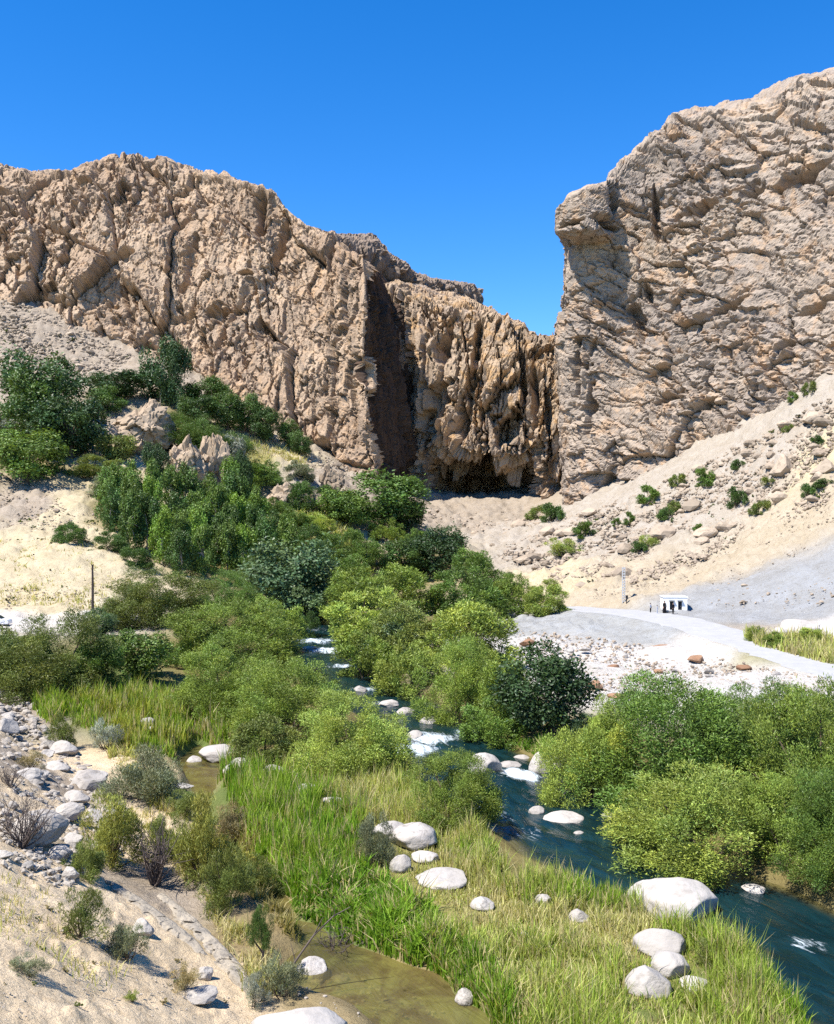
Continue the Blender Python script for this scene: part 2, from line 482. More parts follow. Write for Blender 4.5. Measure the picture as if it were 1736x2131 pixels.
def ground_hit(pts):
    """first ground point under each pixel -> (n,3)"""
    pts = np.array(pts, float)
    ys = np.exp(np.linspace(np.log(9.0), np.log(260.0), 700))
    rx = (pts[:, 0] - CX) / FPX; rz = (CY - pts[:, 1]) / FPX
    X = rx[:, None] * ys; Y = np.broadcast_to(ys, X.shape); Z = CH + rz[:, None] * ys
    T = terr(X.ravel(), Y.ravel()).reshape(X.shape)
    below = Z < T
    idx = np.argmax(below, axis=1)
    none = ~below.any(axis=1)
    idx = np.where(none, len(ys) - 1, np.maximum(idx, 1))
    r = np.arange(len(pts))
    a = (Z - T)[r, idx - 1]; b = (Z - T)[r, idx]
    t = np.where(np.abs(a - b) > 1e-9, a / (a - b), 0)
    y = ys[idx - 1] + np.clip(t, 0, 1) * (ys[idx] - ys[idx - 1])
    x = rx * y
    return np.stack([x, y, terr(x, y)], 1)

# grid
rows = [-26.0]
while rows[-1] < 268: rows.append(rows[-1] + 0.06 + 0.0042 * max(rows[-1], 4) + (0.5 if rows[-1] < 9 else 0))
rows = np.array(rows)
ca = np.concatenate([np.linspace(-1.1, -0.46, 36)[:-1], np.linspace(-0.46, 0.46, 470), np.linspace(0.46, 1.1, 36)[1:]])
RX, RY = np.meshgrid(ca, rows)
GX = RX * (np.maximum(RY, 0) + 6) * 1.0
GX = np.where(RY < 8, GX * (1 + (8 - RY) * 0.12), GX)
gx, gy = GX.ravel(), RY.ravel()
gz = terr_exact(gx, gy)

# ground colour control points: colour of the earth itself
SAND = (.67, .535, .365); CREAM = (.50, .425, .285); GRAVEL = (.54, .51, .475); GREY = (.30, .305, .31); OCHRE = (.42, .355, .26)
SOIL = (.20, .17, .07); TALUS = (.38, .335, .28); STRAW = (.27, .25, .09); RUBBLE = (.34, .285, .225); MUD = (.27, .21, .11); EMB = (.33, .335, .33); LAWN = (.13, .17, .05)
CC = [(50, 2100, SAND), (300, 2100, SAND), (100, 1900, SAND), (450, 2080, SAND), (250, 1900, SAND), (60, 1600, RUBBLE), (150, 1700, SAND), (250, 1750, SAND), (30, 1480, RUBBLE), (180, 1600, SAND), (350, 1870, RUBBLE), (500, 2060, SAND),
      (600, 2080, MUD), (800, 2060, MUD), (500, 1850, MUD), (560, 1950, MUD), (450, 1600, MUD), (900, 2120, MUD),
      (650, 1750, LAWN), (800, 1850, STRAW), (950, 1850, STRAW), (1100, 1950, STRAW), (1300, 2000, STRAW), (1200, 2100, LAWN), (1500, 2080, LAWN), (700, 1950, LAWN), (900, 1700, STRAW), (550, 1650, LAWN), (1000, 2080, LAWN), (1600, 2000, STRAW),
      (300, 1480, LAWN), (400, 1550, LAWN), (200, 1450, LAWN), (600, 1560, SOIL), (700, 1500, SOIL), (500, 1400, SOIL), (300, 1350, SOIL), (100, 1400, LAWN), (450, 1300, SOIL), (800, 1400, SOIL), (1000, 1500, SOIL), (1250, 1600, SOIL), (1500, 1650, SOIL), (900, 1300, SOIL), (1700, 1600, SOIL), (1010, 1770, SOIL), (1100, 1560, SOIL), (1300, 1790, SOIL), (1736, 1860, SOIL), (1650, 1860, SOIL), (1500, 1860, SOIL), (960, 1560, SOIL), (830, 1500, SOIL),
      (1100, 1400, GRAVEL), (1300, 1430, GRAVEL), (1500, 1430, GRAVEL), (1700, 1430, GRAVEL), (1200, 1350, GRAVEL), (1400, 1370, GRAVEL), (1080, 1340, GRAVEL), (1600, 1410, GRAVEL),
      (1120, 1290, EMB), (1200, 1300, EMB), (1290, 1305, EMB), (1250, 1285, EMB), (1330, 1320, EMB), (1200, 1250, OCHRE), (1170, 1230, CREAM),
      (1650, 1230, GREY), (1550, 1240, GREY), (1730, 1200, GREY), (1480, 1250, GREY), (1700, 1270, GREY), (1600, 1280, GREY), (1440, 1252, GREY), (1720, 1310, GRAVEL), (1600, 1310, TALUS), (1680, 1345, STRAW), (1730, 1360, STRAW),
      (1350, 1230, OCHRE), (1450, 1200, OCHRE), (1550, 1150, OCHRE), (1650, 1100, OCHRE), (1730, 1060, OCHRE), (1300, 1200, OCHRE),
      (1300, 1120, TALUS), (1200, 1120, TALUS), (1400, 1080, TALUS), (1500, 1030, TALUS), (1600, 980, TALUS), (1700, 950, CREAM), (1700, 850, TALUS), (1250, 1080, TALUS), (1120, 1150, TALUS), (950, 1090, RUBBLE), (1050, 1110, TALUS), (1000, 1060, RUBBLE), (1100, 1200, CREAM),
      (50, 1050, RUBBLE), (150, 1060, CREAM), (50, 1150, CREAM), (150, 1180, CREAM), (50, 1250, CREAM), (250, 1200, CREAM), (120, 1260, CREAM), (200, 1110, CREAM), (30, 1290, GRAVEL), (200, 1290, GRAVEL),
      (350, 1100, SOIL), (250, 1080, SOIL), (450, 1150, SOIL), (600, 1120, SOIL), (700, 1130, SOIL), (560, 1200, SOIL), (720, 1220, SOIL), (850, 1180, SOIL), (640, 1100, LAWN), (700, 1150, CREAM), (780, 1130, CREAM), (630, 1000, TALUS), (560, 930, CREAM), (520, 960, STRAW), (600, 950, CREAM), (700, 1000, RUBBLE), (400, 1030, CREAM),
      (100, 930, SOIL), (250, 950, CREAM), (300, 900, RUBBLE), (400, 900, SOIL), (100, 720, RUBBLE), (200, 760, RUBBLE), (50, 650, RUBBLE), (0, 750, RUBBLE), (600, 880, RUBBLE), (730, 960, RUBBLE), (450, 830, RUBBLE)]
CCP = ground_hit([(c[0], c[1]) for c in CC]); CCC = np.array([c[2] for c in CC])
def lp(x, y):
    yy = np.maximum(y, 3) + 5
    return x / yy * 1.0, np.log(yy) * 0.9
cu, cv_ = lp(CCP[:, 0], CCP[:, 1])
def earth_colour(x, y):
    u, v = lp(x, y)
    p3 = np.stack([x, y, 0 * x], 1)
    u = u + 0.018 * fbm(p3 * 0.25, 3, 40); v = v + 0.018 * fbm(p3 * 0.25, 3, 50)
    num = np.zeros((len(x), 3)); den = np.zeros(len(x))
    for i in range(len(cu)):
        w = 1.0 / (((u - cu[i]) ** 2 + (v - cv_[i]) ** 2) + 2e-4) ** 2.2
        num += w[:, None] * CCC[i]; den += w
    return num / den[:, None]

gcol = earth_colour(gx, gy)
# relief: smooth by the road and the channels, rubbly on talus
g3 = np.stack([gx, gy, gz], 1)
dr, _ = poly_dist(gx, gy, ROAD_XY)
dv, _ = poly_dist(gx, gy, [tuple(q) for q in RIVER])
far = sstep(30, 150, gy)
gamt = sstep(3.6, 6.5, dr) * sstep(2.0, 5.0, dv)
f_s = foot_signed(gx, gy)
slope_k = sstep(0.0, 1.5, f_s)
w1, w2, wc = worley(g3 / np.array([2.6, 2.6, 2.6]), 11)
v1, v2, vc = worley(g3 / 1.1, 12)
rub = sstep(85, 140, gy)
smooth_scree = np.exp(-((gx - P(1620, 1230, 112)[0]) / 11) ** 2 - ((gy - 113) / 14) ** 2)
lefthill = np.exp(-((gx + 46) / 16) ** 2 - ((gy - 128) / 22) ** 2)
rubk = rub * (1 - 0.85 * smooth_scree) * (1 - 0.8 * lefthill)
dz = fbm(g3 * 0.12, 4, 3) * (0.15 + 1.1 * far) + fbm(g3 * 0.6, 4, 5) * (0.08 + 0.25 * far)
dz += rubk * ((0.6 - w1) * 1.5 * (wc > 0.5) + (0.55 - v1) * 0.9 * (vc > 0.4))
u1, u2, uc = worley(g3 / 0.7, 15)
dz += slope_k * (gy < 85) * (fbm(g3 * 0.9, 4, 8) * 0.17 + np.maximum(0, 0.42 - u1) * 0.5 * (uc > 0.6))
gz2 = gz + dz * gamt
# river bed colours under water
wet = 1 - sstep(RIVER_W - 0.2, RIVER_W + 0.9, dv)
gcol = gcol * (1 - 0.6 * wet[:, None]) + np.array([.16, .13, .07]) * 0.6 * wet[:, None]
ground = link('ground', mesh_np('ground', np.stack([gx, gy, gz2], 1), grid_faces(len(rows), len(ca)), M['ground'], True, gcol))
tag(ground, 'pale dusty valley floor and hillsides of sand, rubble and dry earth', kind='structure')

# road: a sheet just above the bench
tang = np.gradient(ROAD3[:, :2], axis=0); tang /= np.linalg.norm(tang, axis=1)[:, None]
nrm = np.stack([-tang[:, 1], tang[:, 0]], 1)
nr = len(ROAD3); nw = 9
rv = []
for j in range(nw):
    o = (j / (nw - 1) - 0.5) * 6.6
    w_ = 0.8 * fbm(np.stack([np.arange(nr) * .35, np.full(nr, j * 3.0), np.zeros(nr)], 1), 2, 5) * (j in (0, nw - 1))
    xy = ROAD3[:, :2] + nrm * (o + w_)[:, None]
    rv.append(np.column_stack([xy, terr(xy[:, 0], xy[:, 1]) + 0.035 - 0.03 * (j in (0, nw - 1))]))
rv = np.stack(rv, 1).reshape(-1, 3)
tag(link('road', mesh_np('road', rv, grid_faces(nr, nw), M['road'], True)), 'pale dusty track curving past the white hut', kind='structure')

# ------------------------------------------------------------------ cliffs
def loft(cols, ncol, nrow, weights=None):
    """cols: list of columns, each a list of K (px,py,D) from foot to back of the top"""
    A = np.array([[P(*q) for q in c] for c in cols])            # (C,K,3)
    C, K, _ = A.shape
    # arc length along columns / rows for even sampling
    cl = np.concatenate([[0], np.cumsum(np.linalg.norm(np.diff(A.mean(1), axis=0), axis=1))]); cl /= cl[-1]
    rl = np.concatenate([[0], np.cumsum(np.linalg.norm(np.diff(A, axis=1), axis=2).mean(0))])
    rl[-1] = rl[-2] + (rl[-1] - rl[-2]) * 0.25; rl /= rl[-1]
    u = np.linspace(0, 1, ncol); t = np.linspace(0, 1, nrow)
    B = np.zeros((C, nrow, 3))
    for i in range(C):
        for k in range(3): B[i, :, k] = np.interp(t, rl, A[i, :, k])
    G = np.zeros((nrow, ncol, 3))
    for j in range(nrow):
        for k in range(3): G[j, :, k] = np.interp(u, cl, B[:, j, k])
    # soften the lofting corners slightly
    for _ in range(2):
        G[:, 1:-1] = 0.5 * G[:, 1:-1] + 0.25 * (G[:, :-2] + G[:, 2:])
        G[1:-1] = 0.5 * G[1:-1] + 0.25 * (G[:-2] + G[2:])
    du = np.gradient(G, axis=1); dt = np.gradient(G, axis=0)
    nm = np.cross(du, dt); nm /= np.linalg.norm(nm, axis=2)[:, :, None] + 1e-9
    for _ in range(40):
        nm[:, 1:-1] = 0.5 * nm[:, 1:-1] + 0.25 * (nm[:, :-2] + nm[:, 2:])
        nm[1:-1] = 0.5 * nm[1:-1] + 0.25 * (nm[:-2] + nm[2:])
    nm /= np.linalg.norm(nm, axis=2)[:, :, None] + 1e-9
    return G.reshape(-1, 3), nm.reshape(-1, 3), np.repeat(t, ncol), rl

def rot_xz(p, a):
    q = p.copy(); c, s = math.cos(a), math.sin(a)
    q[:, 0] = c * p[:, 0] + s * p[:, 2]; q[:, 2] = -s * p[:, 0] + c * p[:, 2]
    return q

def facets(p, k, size, amp, tilt, crack=0.0, cw=0.12):
    """broken rock: every cell is its own tilted plane"""
    sz = np.array(size, float) * np.ones(3)
    q = p / sz
    f = np.floor(q).astype(np.int64)
    d1 = np.full(len(p), 9.0); d2 = np.full(len(p), 9.0)
    best = np.zeros((len(p), 3)); ids = np.zeros((len(p), 3), np.int64)
    for dx in (-1, 0, 1):
        for dy in (-1, 0, 1):
            for dz in (-1, 0, 1):
                a, b, c = f[:, 0] + dx, f[:, 1] + dy, f[:, 2] + dz
                ex = q[:, 0] - a - _h(a, b, c, k); ey = q[:, 1] - b - _h(a, b, c, k + 1); ez = q[:, 2] - c - _h(a, b, c, k + 2)
                d = ex * ex + ey * ey + ez * ez
                m = d < d1
                d2 = np.where(m, d1, np.minimum(d2, d)); d1 = np.where(m, d, d1)
                best[m, 0] = ex[m]; best[m, 1] = ey[m]; best[m, 2] = ez[m]
                ids[m, 0] = a[m]; ids[m, 1] = b[m]; ids[m, 2] = c[m]
    a, b, c = ids.T
    r = amp * (_h(a, b, c, k + 3) - 0.5)
    g = np.stack([_h(a, b, c, k + 4), _h(a, b, c, k + 5), _h(a, b, c, k + 6)], 1) - 0.5
    r += 2 * tilt * (best * g).sum(1) * sz.min()
    if crack:
        r += crack * (np.minimum(1, (np.sqrt(d2) - np.sqrt(d1)) / cw) - 1)
    return r

def rock_disp(p, k, fiss=(9, 9, 34), fiss_amt=2.0, blocks=1.0, big=3.0, dip=0.0, bed=(1, 1, 1), bed_amt=0.0, gully=1.0):
    w = np.stack([fbm(p * 0.06, 2, k + 60), fbm(p * 0.06, 2, k + 61), fbm(p * 0.06, 2, k + 62)], 1) * 2.2
    w2 = np.stack([fbm(p * 0.7, 2, k + 63), fbm(p * 0.7, 2, k + 64), fbm(p * 0.7, 2, k + 65)], 1) * 0.5
    q = rot_xz(p + w + w2, dip)
    bd = np.array(bed, float)
    d = big * fbm(p / 30.0, 4, k)
    patch = sstep(-0.35, 0.35, fbm(p / 20.0, 3, k + 33))          # broken zones and smoother slabs
    p2 = sstep(-0.2, 0.4, fbm(p / 9.0, 2, k + 34))
    d += facets(q, k + 1, np.array(fiss), fiss_amt, 0.30 * min(1.0, fiss_amt / 2.2), fiss_amt * 0.9, 0.05)
    d += facets(q, k + 11, np.array([5.0, 5.0, 6.5]) * bd, 1.2 * blocks, 0.50, 1.0, 0.06) * (0.45 + 0.55 * patch)
    d += facets(q, k + 21, np.array([2.1, 2.1, 2.6]) * bd, 0.75 * blocks, 0.55, 0.35, 0.08) * (0.30 + 0.70 * patch * (0.4 + 0.6 * p2))
    d += facets(q, k + 31, np.array([0.95, 0.95, 1.1]) * bd, 0.36 * blocks, 0.55) * (0.35 + 0.65 * p2)
    rg = 1 - np.abs(fbm(q * np.array([0.30, 0.30, 0.10]) / bd, 3, k + 40))
    d -= gully * 2.2 * fiss_amt * np.maximum(0, rg - 0.93) * 6 * (0.3 + 0.7 * patch)
    if bed_amt:
        s_ = q[:, 2] + 0.8 * fbm(p * 0.07, 2, k + 30)
        for per, am in ((8.3, 1.0), (3.1, 0.55), (1.3, 0.25)):
            saw = (s_ / per) % 1.0
            d += bed_amt * am * (saw - 0.5) * sstep(-0.25, 0.35, fbm(p / 16.0 + per, 3, k + 31))
    return d

def cliff(name, cols, ncol, nrow, mat, label, k, extra=None, rim=4, jag=1.0, soft=None, **kw):
    p, n, t, rl = loft(cols, ncol, nrow)
    d = rock_disp(p, k, **kw)
    d = d * (1 - 0.55 * sstep(rl[rim] - 0.02, rl[rim] + 0.015, t))
    if soft is not None:
        A_ = np.array([[P(*q) for q in c_] for c_ in cols]).mean(1)
        cl_ = np.concatenate([[0], np.cumsum(np.linalg.norm(np.diff(A_, axis=0), axis=1))]); cl_ /= cl_[-1]
        uu = np.tile(np.linspace(0, 1, ncol), nrow)
        d = d * (1 - soft[2] * np.exp(-((uu - cl_[soft[0]]) / soft[1]) ** 2))
    if extra is not None: d = d + extra(p)
    v = p + n * d[:, None]
    top = sstep(rl[rim] - 0.16, rl[rim] - 0.01, t) * (1 - sstep(rl[rim] + 0.05, rl[rim] + 0.12, t))
    jg = np.stack([p[:, 0], p[:, 1] * 0.3, 0 * t], 1)
    v[:, 2] += top * jag * (2.3 * vnoise(jg / 6.5, k + 71) + 1.1 * vnoise(jg / 2.3, k + 81) + 0.5 * vnoise(jg / 1.0, k + 83))
    o = link(name, mesh_np(name, v, grid_faces(nrow, ncol), mat, False))
    return tag(o, label, kind='structure')

def col(*pts): return list(pts)

def hole(px, py, D, rx, rz, depth, tilt=0.0):
    c = P(px, py, D); rx *= D / FPX; rz *= D / FPX
    def f(p):
        x = p[:, 0] - c[0]; z = p[:, 2] - c[2]
        a, s = math.cos(tilt), math.sin(tilt)
        x, z = a * x + s * z, -s * x + a * z
        wob = 1 + 0.9 * fbm(p * 0.35, 4, int(px) % 50)
        e = (0.5 * np.sqrt((x / rx) ** 2 + (z / rz) ** 2) + 0.5 * (np.abs(x / rx) + np.abs(z / rz)) * 0.8) * wob
        return -depth * (1 - sstep(0.55, 1.05, e)) * (np.abs(p[:, 1] - c[1]) < 30)
    return f
def sumf(*fs):
    return lambda p: sum(f(p) for f in fs)

# left cliff, from beyond the left frame edge to the corner of the gorge and round into its shaded side
LC = [
 col((-250,700,246),(-250,560,254),(-250,480,260),(-250,400,268),(-250,352,276),(-250,360,300),(-250,400,360)),
 col((0,700,244),(0,570,254),(0,470,260),(0,400,268),(0,348,276),(0,356,300),(0,400,360)),
 col((150,790,240),(150,610,250),(150,480,258),(150,410,266),(152,362,274),(150,370,300),(150,410,360)),
 col((178,800,240),(178,620,249),(178,480,257),(178,400,265),(180,344,273),(180,352,300),(180,400,360)),
 col((232,820,238),(232,630,248),(232,480,255),(232,390,262),(232,323,270),(232,332,300),(232,390,360)),
 col((290,835,236),(290,640,246),(290,490,254),(290,400,261),(290,332,268),(290,340,296),(290,395,360)),
 col((345,850,234),(345,650,245),(345,500,251),(345,400,258),(345,325,264),(345,334,292),(345,390,350)),
 col((378,860,233),(378,660,245),(378,500,252),(378,410,258),(378,346,264),(378,352,290),(378,400,350)),
 col((445,890,230),(445,680,241),(445,510,247),(445,430,252),(442,352,258),(442,362,285),(442,410,350)),
 col((530,930,225),(530,720,236),(530,545,241),(530,470,245),(532,379,250),(535,390,280),(535,430,340)),
 col((560,945,223),(558,735,234),(556,560,240),(556,480,243),(560,392,248),(562,400,280),(565,440,340)),
 col((580,955,222),(578,750,233),(576,580,240),(576,490,244),(574,402,249),(578,412,278),(580,450,330)),
 col((612,970,220),(610,775,230),(608,610,236),(608,535,240),(603,455,245),(606,470,275),(610,490,330)),
 col((655,1000,217),(652,820,226),(650,650,231),(650,560,235),(650,472,241),(655,480,262),(660,500,320)),
 col((715,1035,214),(706,850,221),(702,690,225),(700,590,229),(695,512,235),(700,515,252),(720,540,300)),
 col((780,1060,211),(752,870,216),(745,715,219),(745,610,222),(740,535,228),(745,530,246),(770,560,290)),
 col((806,1085,212),(764,880,212),(754,725,214),(758,620,217),(756,552,222),(768,545,240),(800,580,280)),
 col((826,1085,219),(784,880,219),(770,725,220),(772,630,223),(772,564,228),(785,558,244),(810,585,280)),
 col((856,1085,230),(834,880,231),(816,725,231),(806,650,233),(794,584,238),(805,576,250),(830,595,280)),
 col((892,1085,247),(890,880,249),(876,730,249),(852,660,248),(825,598,250),(830,588,260),(850,600,285)),
]
lx = sumf(hole(535,450,244,20,55,5.0,0.1), hole(262,530,252,28,20,3.5), hole(395,540,250,14,90,3.0,-0.1), hole(455,650,240,30,14,4), hole(545,690,236,12,40,3,0.3),
          hole(515,572,243,22,7,3), hole(230,380,262,16,10,3), hole(585,500,243,12,60,4,-0.15), hole(755,790,218,10,40,3), hole(310,715,246,25,10,3,-0.4))
left = cliff('cliff', LC, 640, 330, M['cliff_left'], 'long tan rock wall left of the gorge with a jagged skyline', 100, lx, soft=(16, .014, .6), fiss=(13, 13, 34), fiss_amt=2.6, blocks=1.25, big=2.6, dip=0.15, bed=(0.85, 0.85, 1.6))

left.data.materials.append(M['cliff_shade'])
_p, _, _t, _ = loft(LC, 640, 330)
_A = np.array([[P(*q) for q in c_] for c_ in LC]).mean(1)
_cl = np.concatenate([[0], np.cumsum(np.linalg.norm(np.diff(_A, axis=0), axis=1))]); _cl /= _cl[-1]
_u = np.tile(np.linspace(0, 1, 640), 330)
_dk = (_u + 0.004 * fbm(_p * np.array([.5, .5, .3]), 3, 9) > _cl[16] + 0.004).reshape(330, 640)[:-1, :-1]  # faces past the gorge corner take the rock with painted shade
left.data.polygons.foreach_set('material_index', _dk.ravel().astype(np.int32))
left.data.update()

# back wall of the gorge with the cave at its foot
BC = [
 col((800,1090,244),(800,960,244),(800,800,245),(796,690,245),(785,596,250),(790,584,264),(780,570,300)),
 col((850,1090,246),(850,960,246),(846,800,246),(836,690,246),(812,602,249),(812,590,262),(800,580,300)),
 col((880,1095,240),(880,960,238),(880,820,237),(874,700,238),(850,612,245),(850,596,268),(850,590,310)),
 col((905,1095,256),(905,985,250),(905,900,234),(900,700,235),(885,620,243),(890,604,272),(890,600,320)),
 col((960,1100,268),(960,1000,262),(960,935,231),(960,760,231),(950,640,238),(965,622,275),(965,620,330)),
 col((1035,1105,270),(1035,1008,264),(1035,945,229),(1035,780,229),(1020,655,236),(1020,648,262),(1020,655,330)),
 col((1098,1105,266),(1098,1010,258),(1098,945,229),(1095,800,228),(1085,690,235),(1085,686,250),(1080,700,330)),
 col((1122,1105,236),(1122,1000,229),(1122,900,226),(1122,800,227),(1120,706,234),(1120,706,246),(1120,720,330)),
 col((1165,1100,230),(1165,1000,227),(1165,900,226),(1165,800,228),(1155,703,236),(1155,704,250),(1155,720,330)),
 col((1230,1090,228),(1230,1000,226),(1230,900,226),(1230,800,228),(1230,700,238),(1230,700,250),(1230,720,330)),
]
bx_ = sumf(hole(1005,1005,248,105,42,4), hole(930,720,233,14,40,6,-0.2), hole(915,830,234,22,60,5,-0.1), hole(1055,900,229,26,38,7,-0.4), hole(1020,970,232,16,40,6), hole(960,880,232,14,50,5), hole(1000,690,233,8,24,4),
           hole(1090,790,228,8,60,5,0.05), hole(1115,830,227,9,80,5), hole(1140,850,227,9,90,5,0.05), hole(890,900,236,18,90,4), hole(985,790,231,9,90,4,-0.12))
cliff('cliff', BC, 330, 340, M['cliff_back'], 'orange back wall of the gorge with dark fissures above a low cave', 300, bx_, jag=0.5, fiss=(7, 7, 60), fiss_amt=3.6, blocks=1.0, big=1.6, bed=(0.8, 0.8, 3.0))

# dark rim on the plateau behind
KC = [
 col((636,580,243),(636,545,243.5),(636,520,244),(636,500,244.5),(638,484,245),(636,484,260),(600,500,320)),
 col((700,590,247),(700,550,246),(700,530,246),(700,510,246),(700,488,247),(695,486,264),(660,500,330)),
 col((790,625,262),(790,580,261),(790,550,259),(790,520,258),(788,494,260),(775,491,280),(730,510,340)),
 col((806,630,268),(806,590,267),(806,565,265),(806,540,265),(806,522,267),(795,515,288),(745,520,350)),
 col((850,640,282),(850,605,281),(850,585,280),(850,567,280),(850,550,282),(838,545,300),(790,545,360)),
 col((882,650,292),(882,615,291),(882,600,290),(882,588,290),(882,574,292),(868,570,310),(820,570,370)),
 col((940,665,308),(940,630,307),(940,615,306),(940,602,306),(940,589,308),(925,586,325),(870,590,390)),
 col((988,680,325),(988,645,324),(988,625,323),(988,610,323),(988,595,325),(970,593,340),(900,595,400)),
 col((997,685,350),(997,655,350),(997,630,350),(997,615,350),(996,604,352),(975,600,360),(905,600,410)),
]
cliff('cliff', KC, 300, 70, M['cliff_cap'], 'dark brown rock rim capping the plateau behind the gorge', 500, None, jag=0.4, fiss=(6, 6, 14), fiss_amt=1.5, blocks=1.2, big=1.5)

# right cliff
RC = [
 col((1215,1120,262),(1210,900,262),(1205,700,262),(1195,540,262),(1190,500,262),(1200,470,262),(1240,470,290)),
 col((1190,1120,236),(1184,900,234),(1178,700,234),(1186,512,234),(1168,486,226),(1170,455,224),(1220,450,280)),
 col((1172,1120,217),(1166,900,215),(1155,700,213),(1182,510,215),(1160,482,205),(1160,440,205),(1205,420,270)),
 col((1192,1118,212),(1186,900,210),(1180,700,209),(1198,508,212),(1182,480,201),(1182,415,202),(1220,395,262)),
 col((1225,1112,207),(1220,900,206),(1218,700,206),(1230,506,209),(1222,476,198),(1220,396,200),(1250,385,262)),
 col((1258,1105,203),(1258,900,203),(1258,700,204),(1264,505,207),(1262,470,199),(1258,390,202),(1290,375,262)),
 col((1282,1100,201),(1282,890,202),(1282,690,204),(1284,505,206),(1282,440,206),(1268,362,207),(1300,350,262)),
 col((1310,1090,198),(1310,870,199),(1310,680,202),(1310,500,205),(1308,420,206),(1305,328,209),(1330,320,262)),
 col((1375,1055,192),(1375,850,195),(1375,650,199),(1375,470,203),(1375,380,206),(1372,278,210),(1390,270,262)),
 col((1398,1045,190),(1398,840,193),(1398,640,197),(1398,460,202),(1398,360,204),(1396,248,208),(1410,240,262)),
 col((1440,1025,187),(1440,825,190),(1440,620,194),(1440,430,199),(1440,330,202),(1440,236,207),(1455,228,262)),
 col((1520,990,181),(1520,795,184),(1520,600,188),(1520,410,193),(1520,310,197),(1520,226,203),(1530,218,262)),
 col((1610,950,174),(1610,760,177),(1610,570,183),(1610,380,188),(1610,280,192),(1610,198,199),(1620,188,255)),
 col((1650,930,171),(1650,745,175),(1650,555,181),(1650,360,186),(1650,260,190),(1646,176,197),(1655,168,255)),
 col((1740,890,164),(1740,705,169),(1740,510,176),(1740,325,182),(1740,230,186),(1740,148,194),(1750,140,250)),
 col((1900,800,154),(1900,620,160),(1900,430,167),(1900,260,173),(1900,180,177),(1900,95,186),(1910,90,245)),
 col((2200,740,143),(2200,560,150),(2200,360,158),(2200,190,165),(2200,110,169),(2200,40,180),(2210,40,240)),
]
rx_ = sumf(hole(1255,478,206,45,14,4.0,0.1), hole(1275,430,205,10,35,4), hole(1372,440,202,9,60,3.5), hole(1330,670,200,14,60,4,0.15), hole(1480,425,197,60,12,4,0.35), hole(1690,350,182,70,14,4,0.4),
           hole(1560,405,192,22,14,3,0.4), hole(1195,750,209,10,40,5), hole(1220,850,206,9,60,4), hole(1255,1010,203,12,28,4.0), hole(1500,650,190,45,12,3,0.4), hole(1470,840,187,25,14,3,0.6), hole(1350,600,200,9,30,3,0.2),
           hole(1385,830,194,25,9,3,0.5), hole(1176,500,212,20,6,3), hole(1168,640,212,9,40,3), hole(1640,720,177,20,9,3,0.5), hole(1690,640,176,40,8,2.5,0.5))
cliff('cliff', RC, 440, 410, M['cliff_right'], 'huge grey tan cliff face right of the gorge with an overhanging nose', 700, rx_, rim=5, jag=0.55, soft=(2, .05, .6), fiss=(26, 16, 14), fiss_amt=0.65, blocks=0.85, big=1.2, dip=-0.55, bed=(2.4, 1.2, 0.55), bed_amt=1.05, gully=0.15)

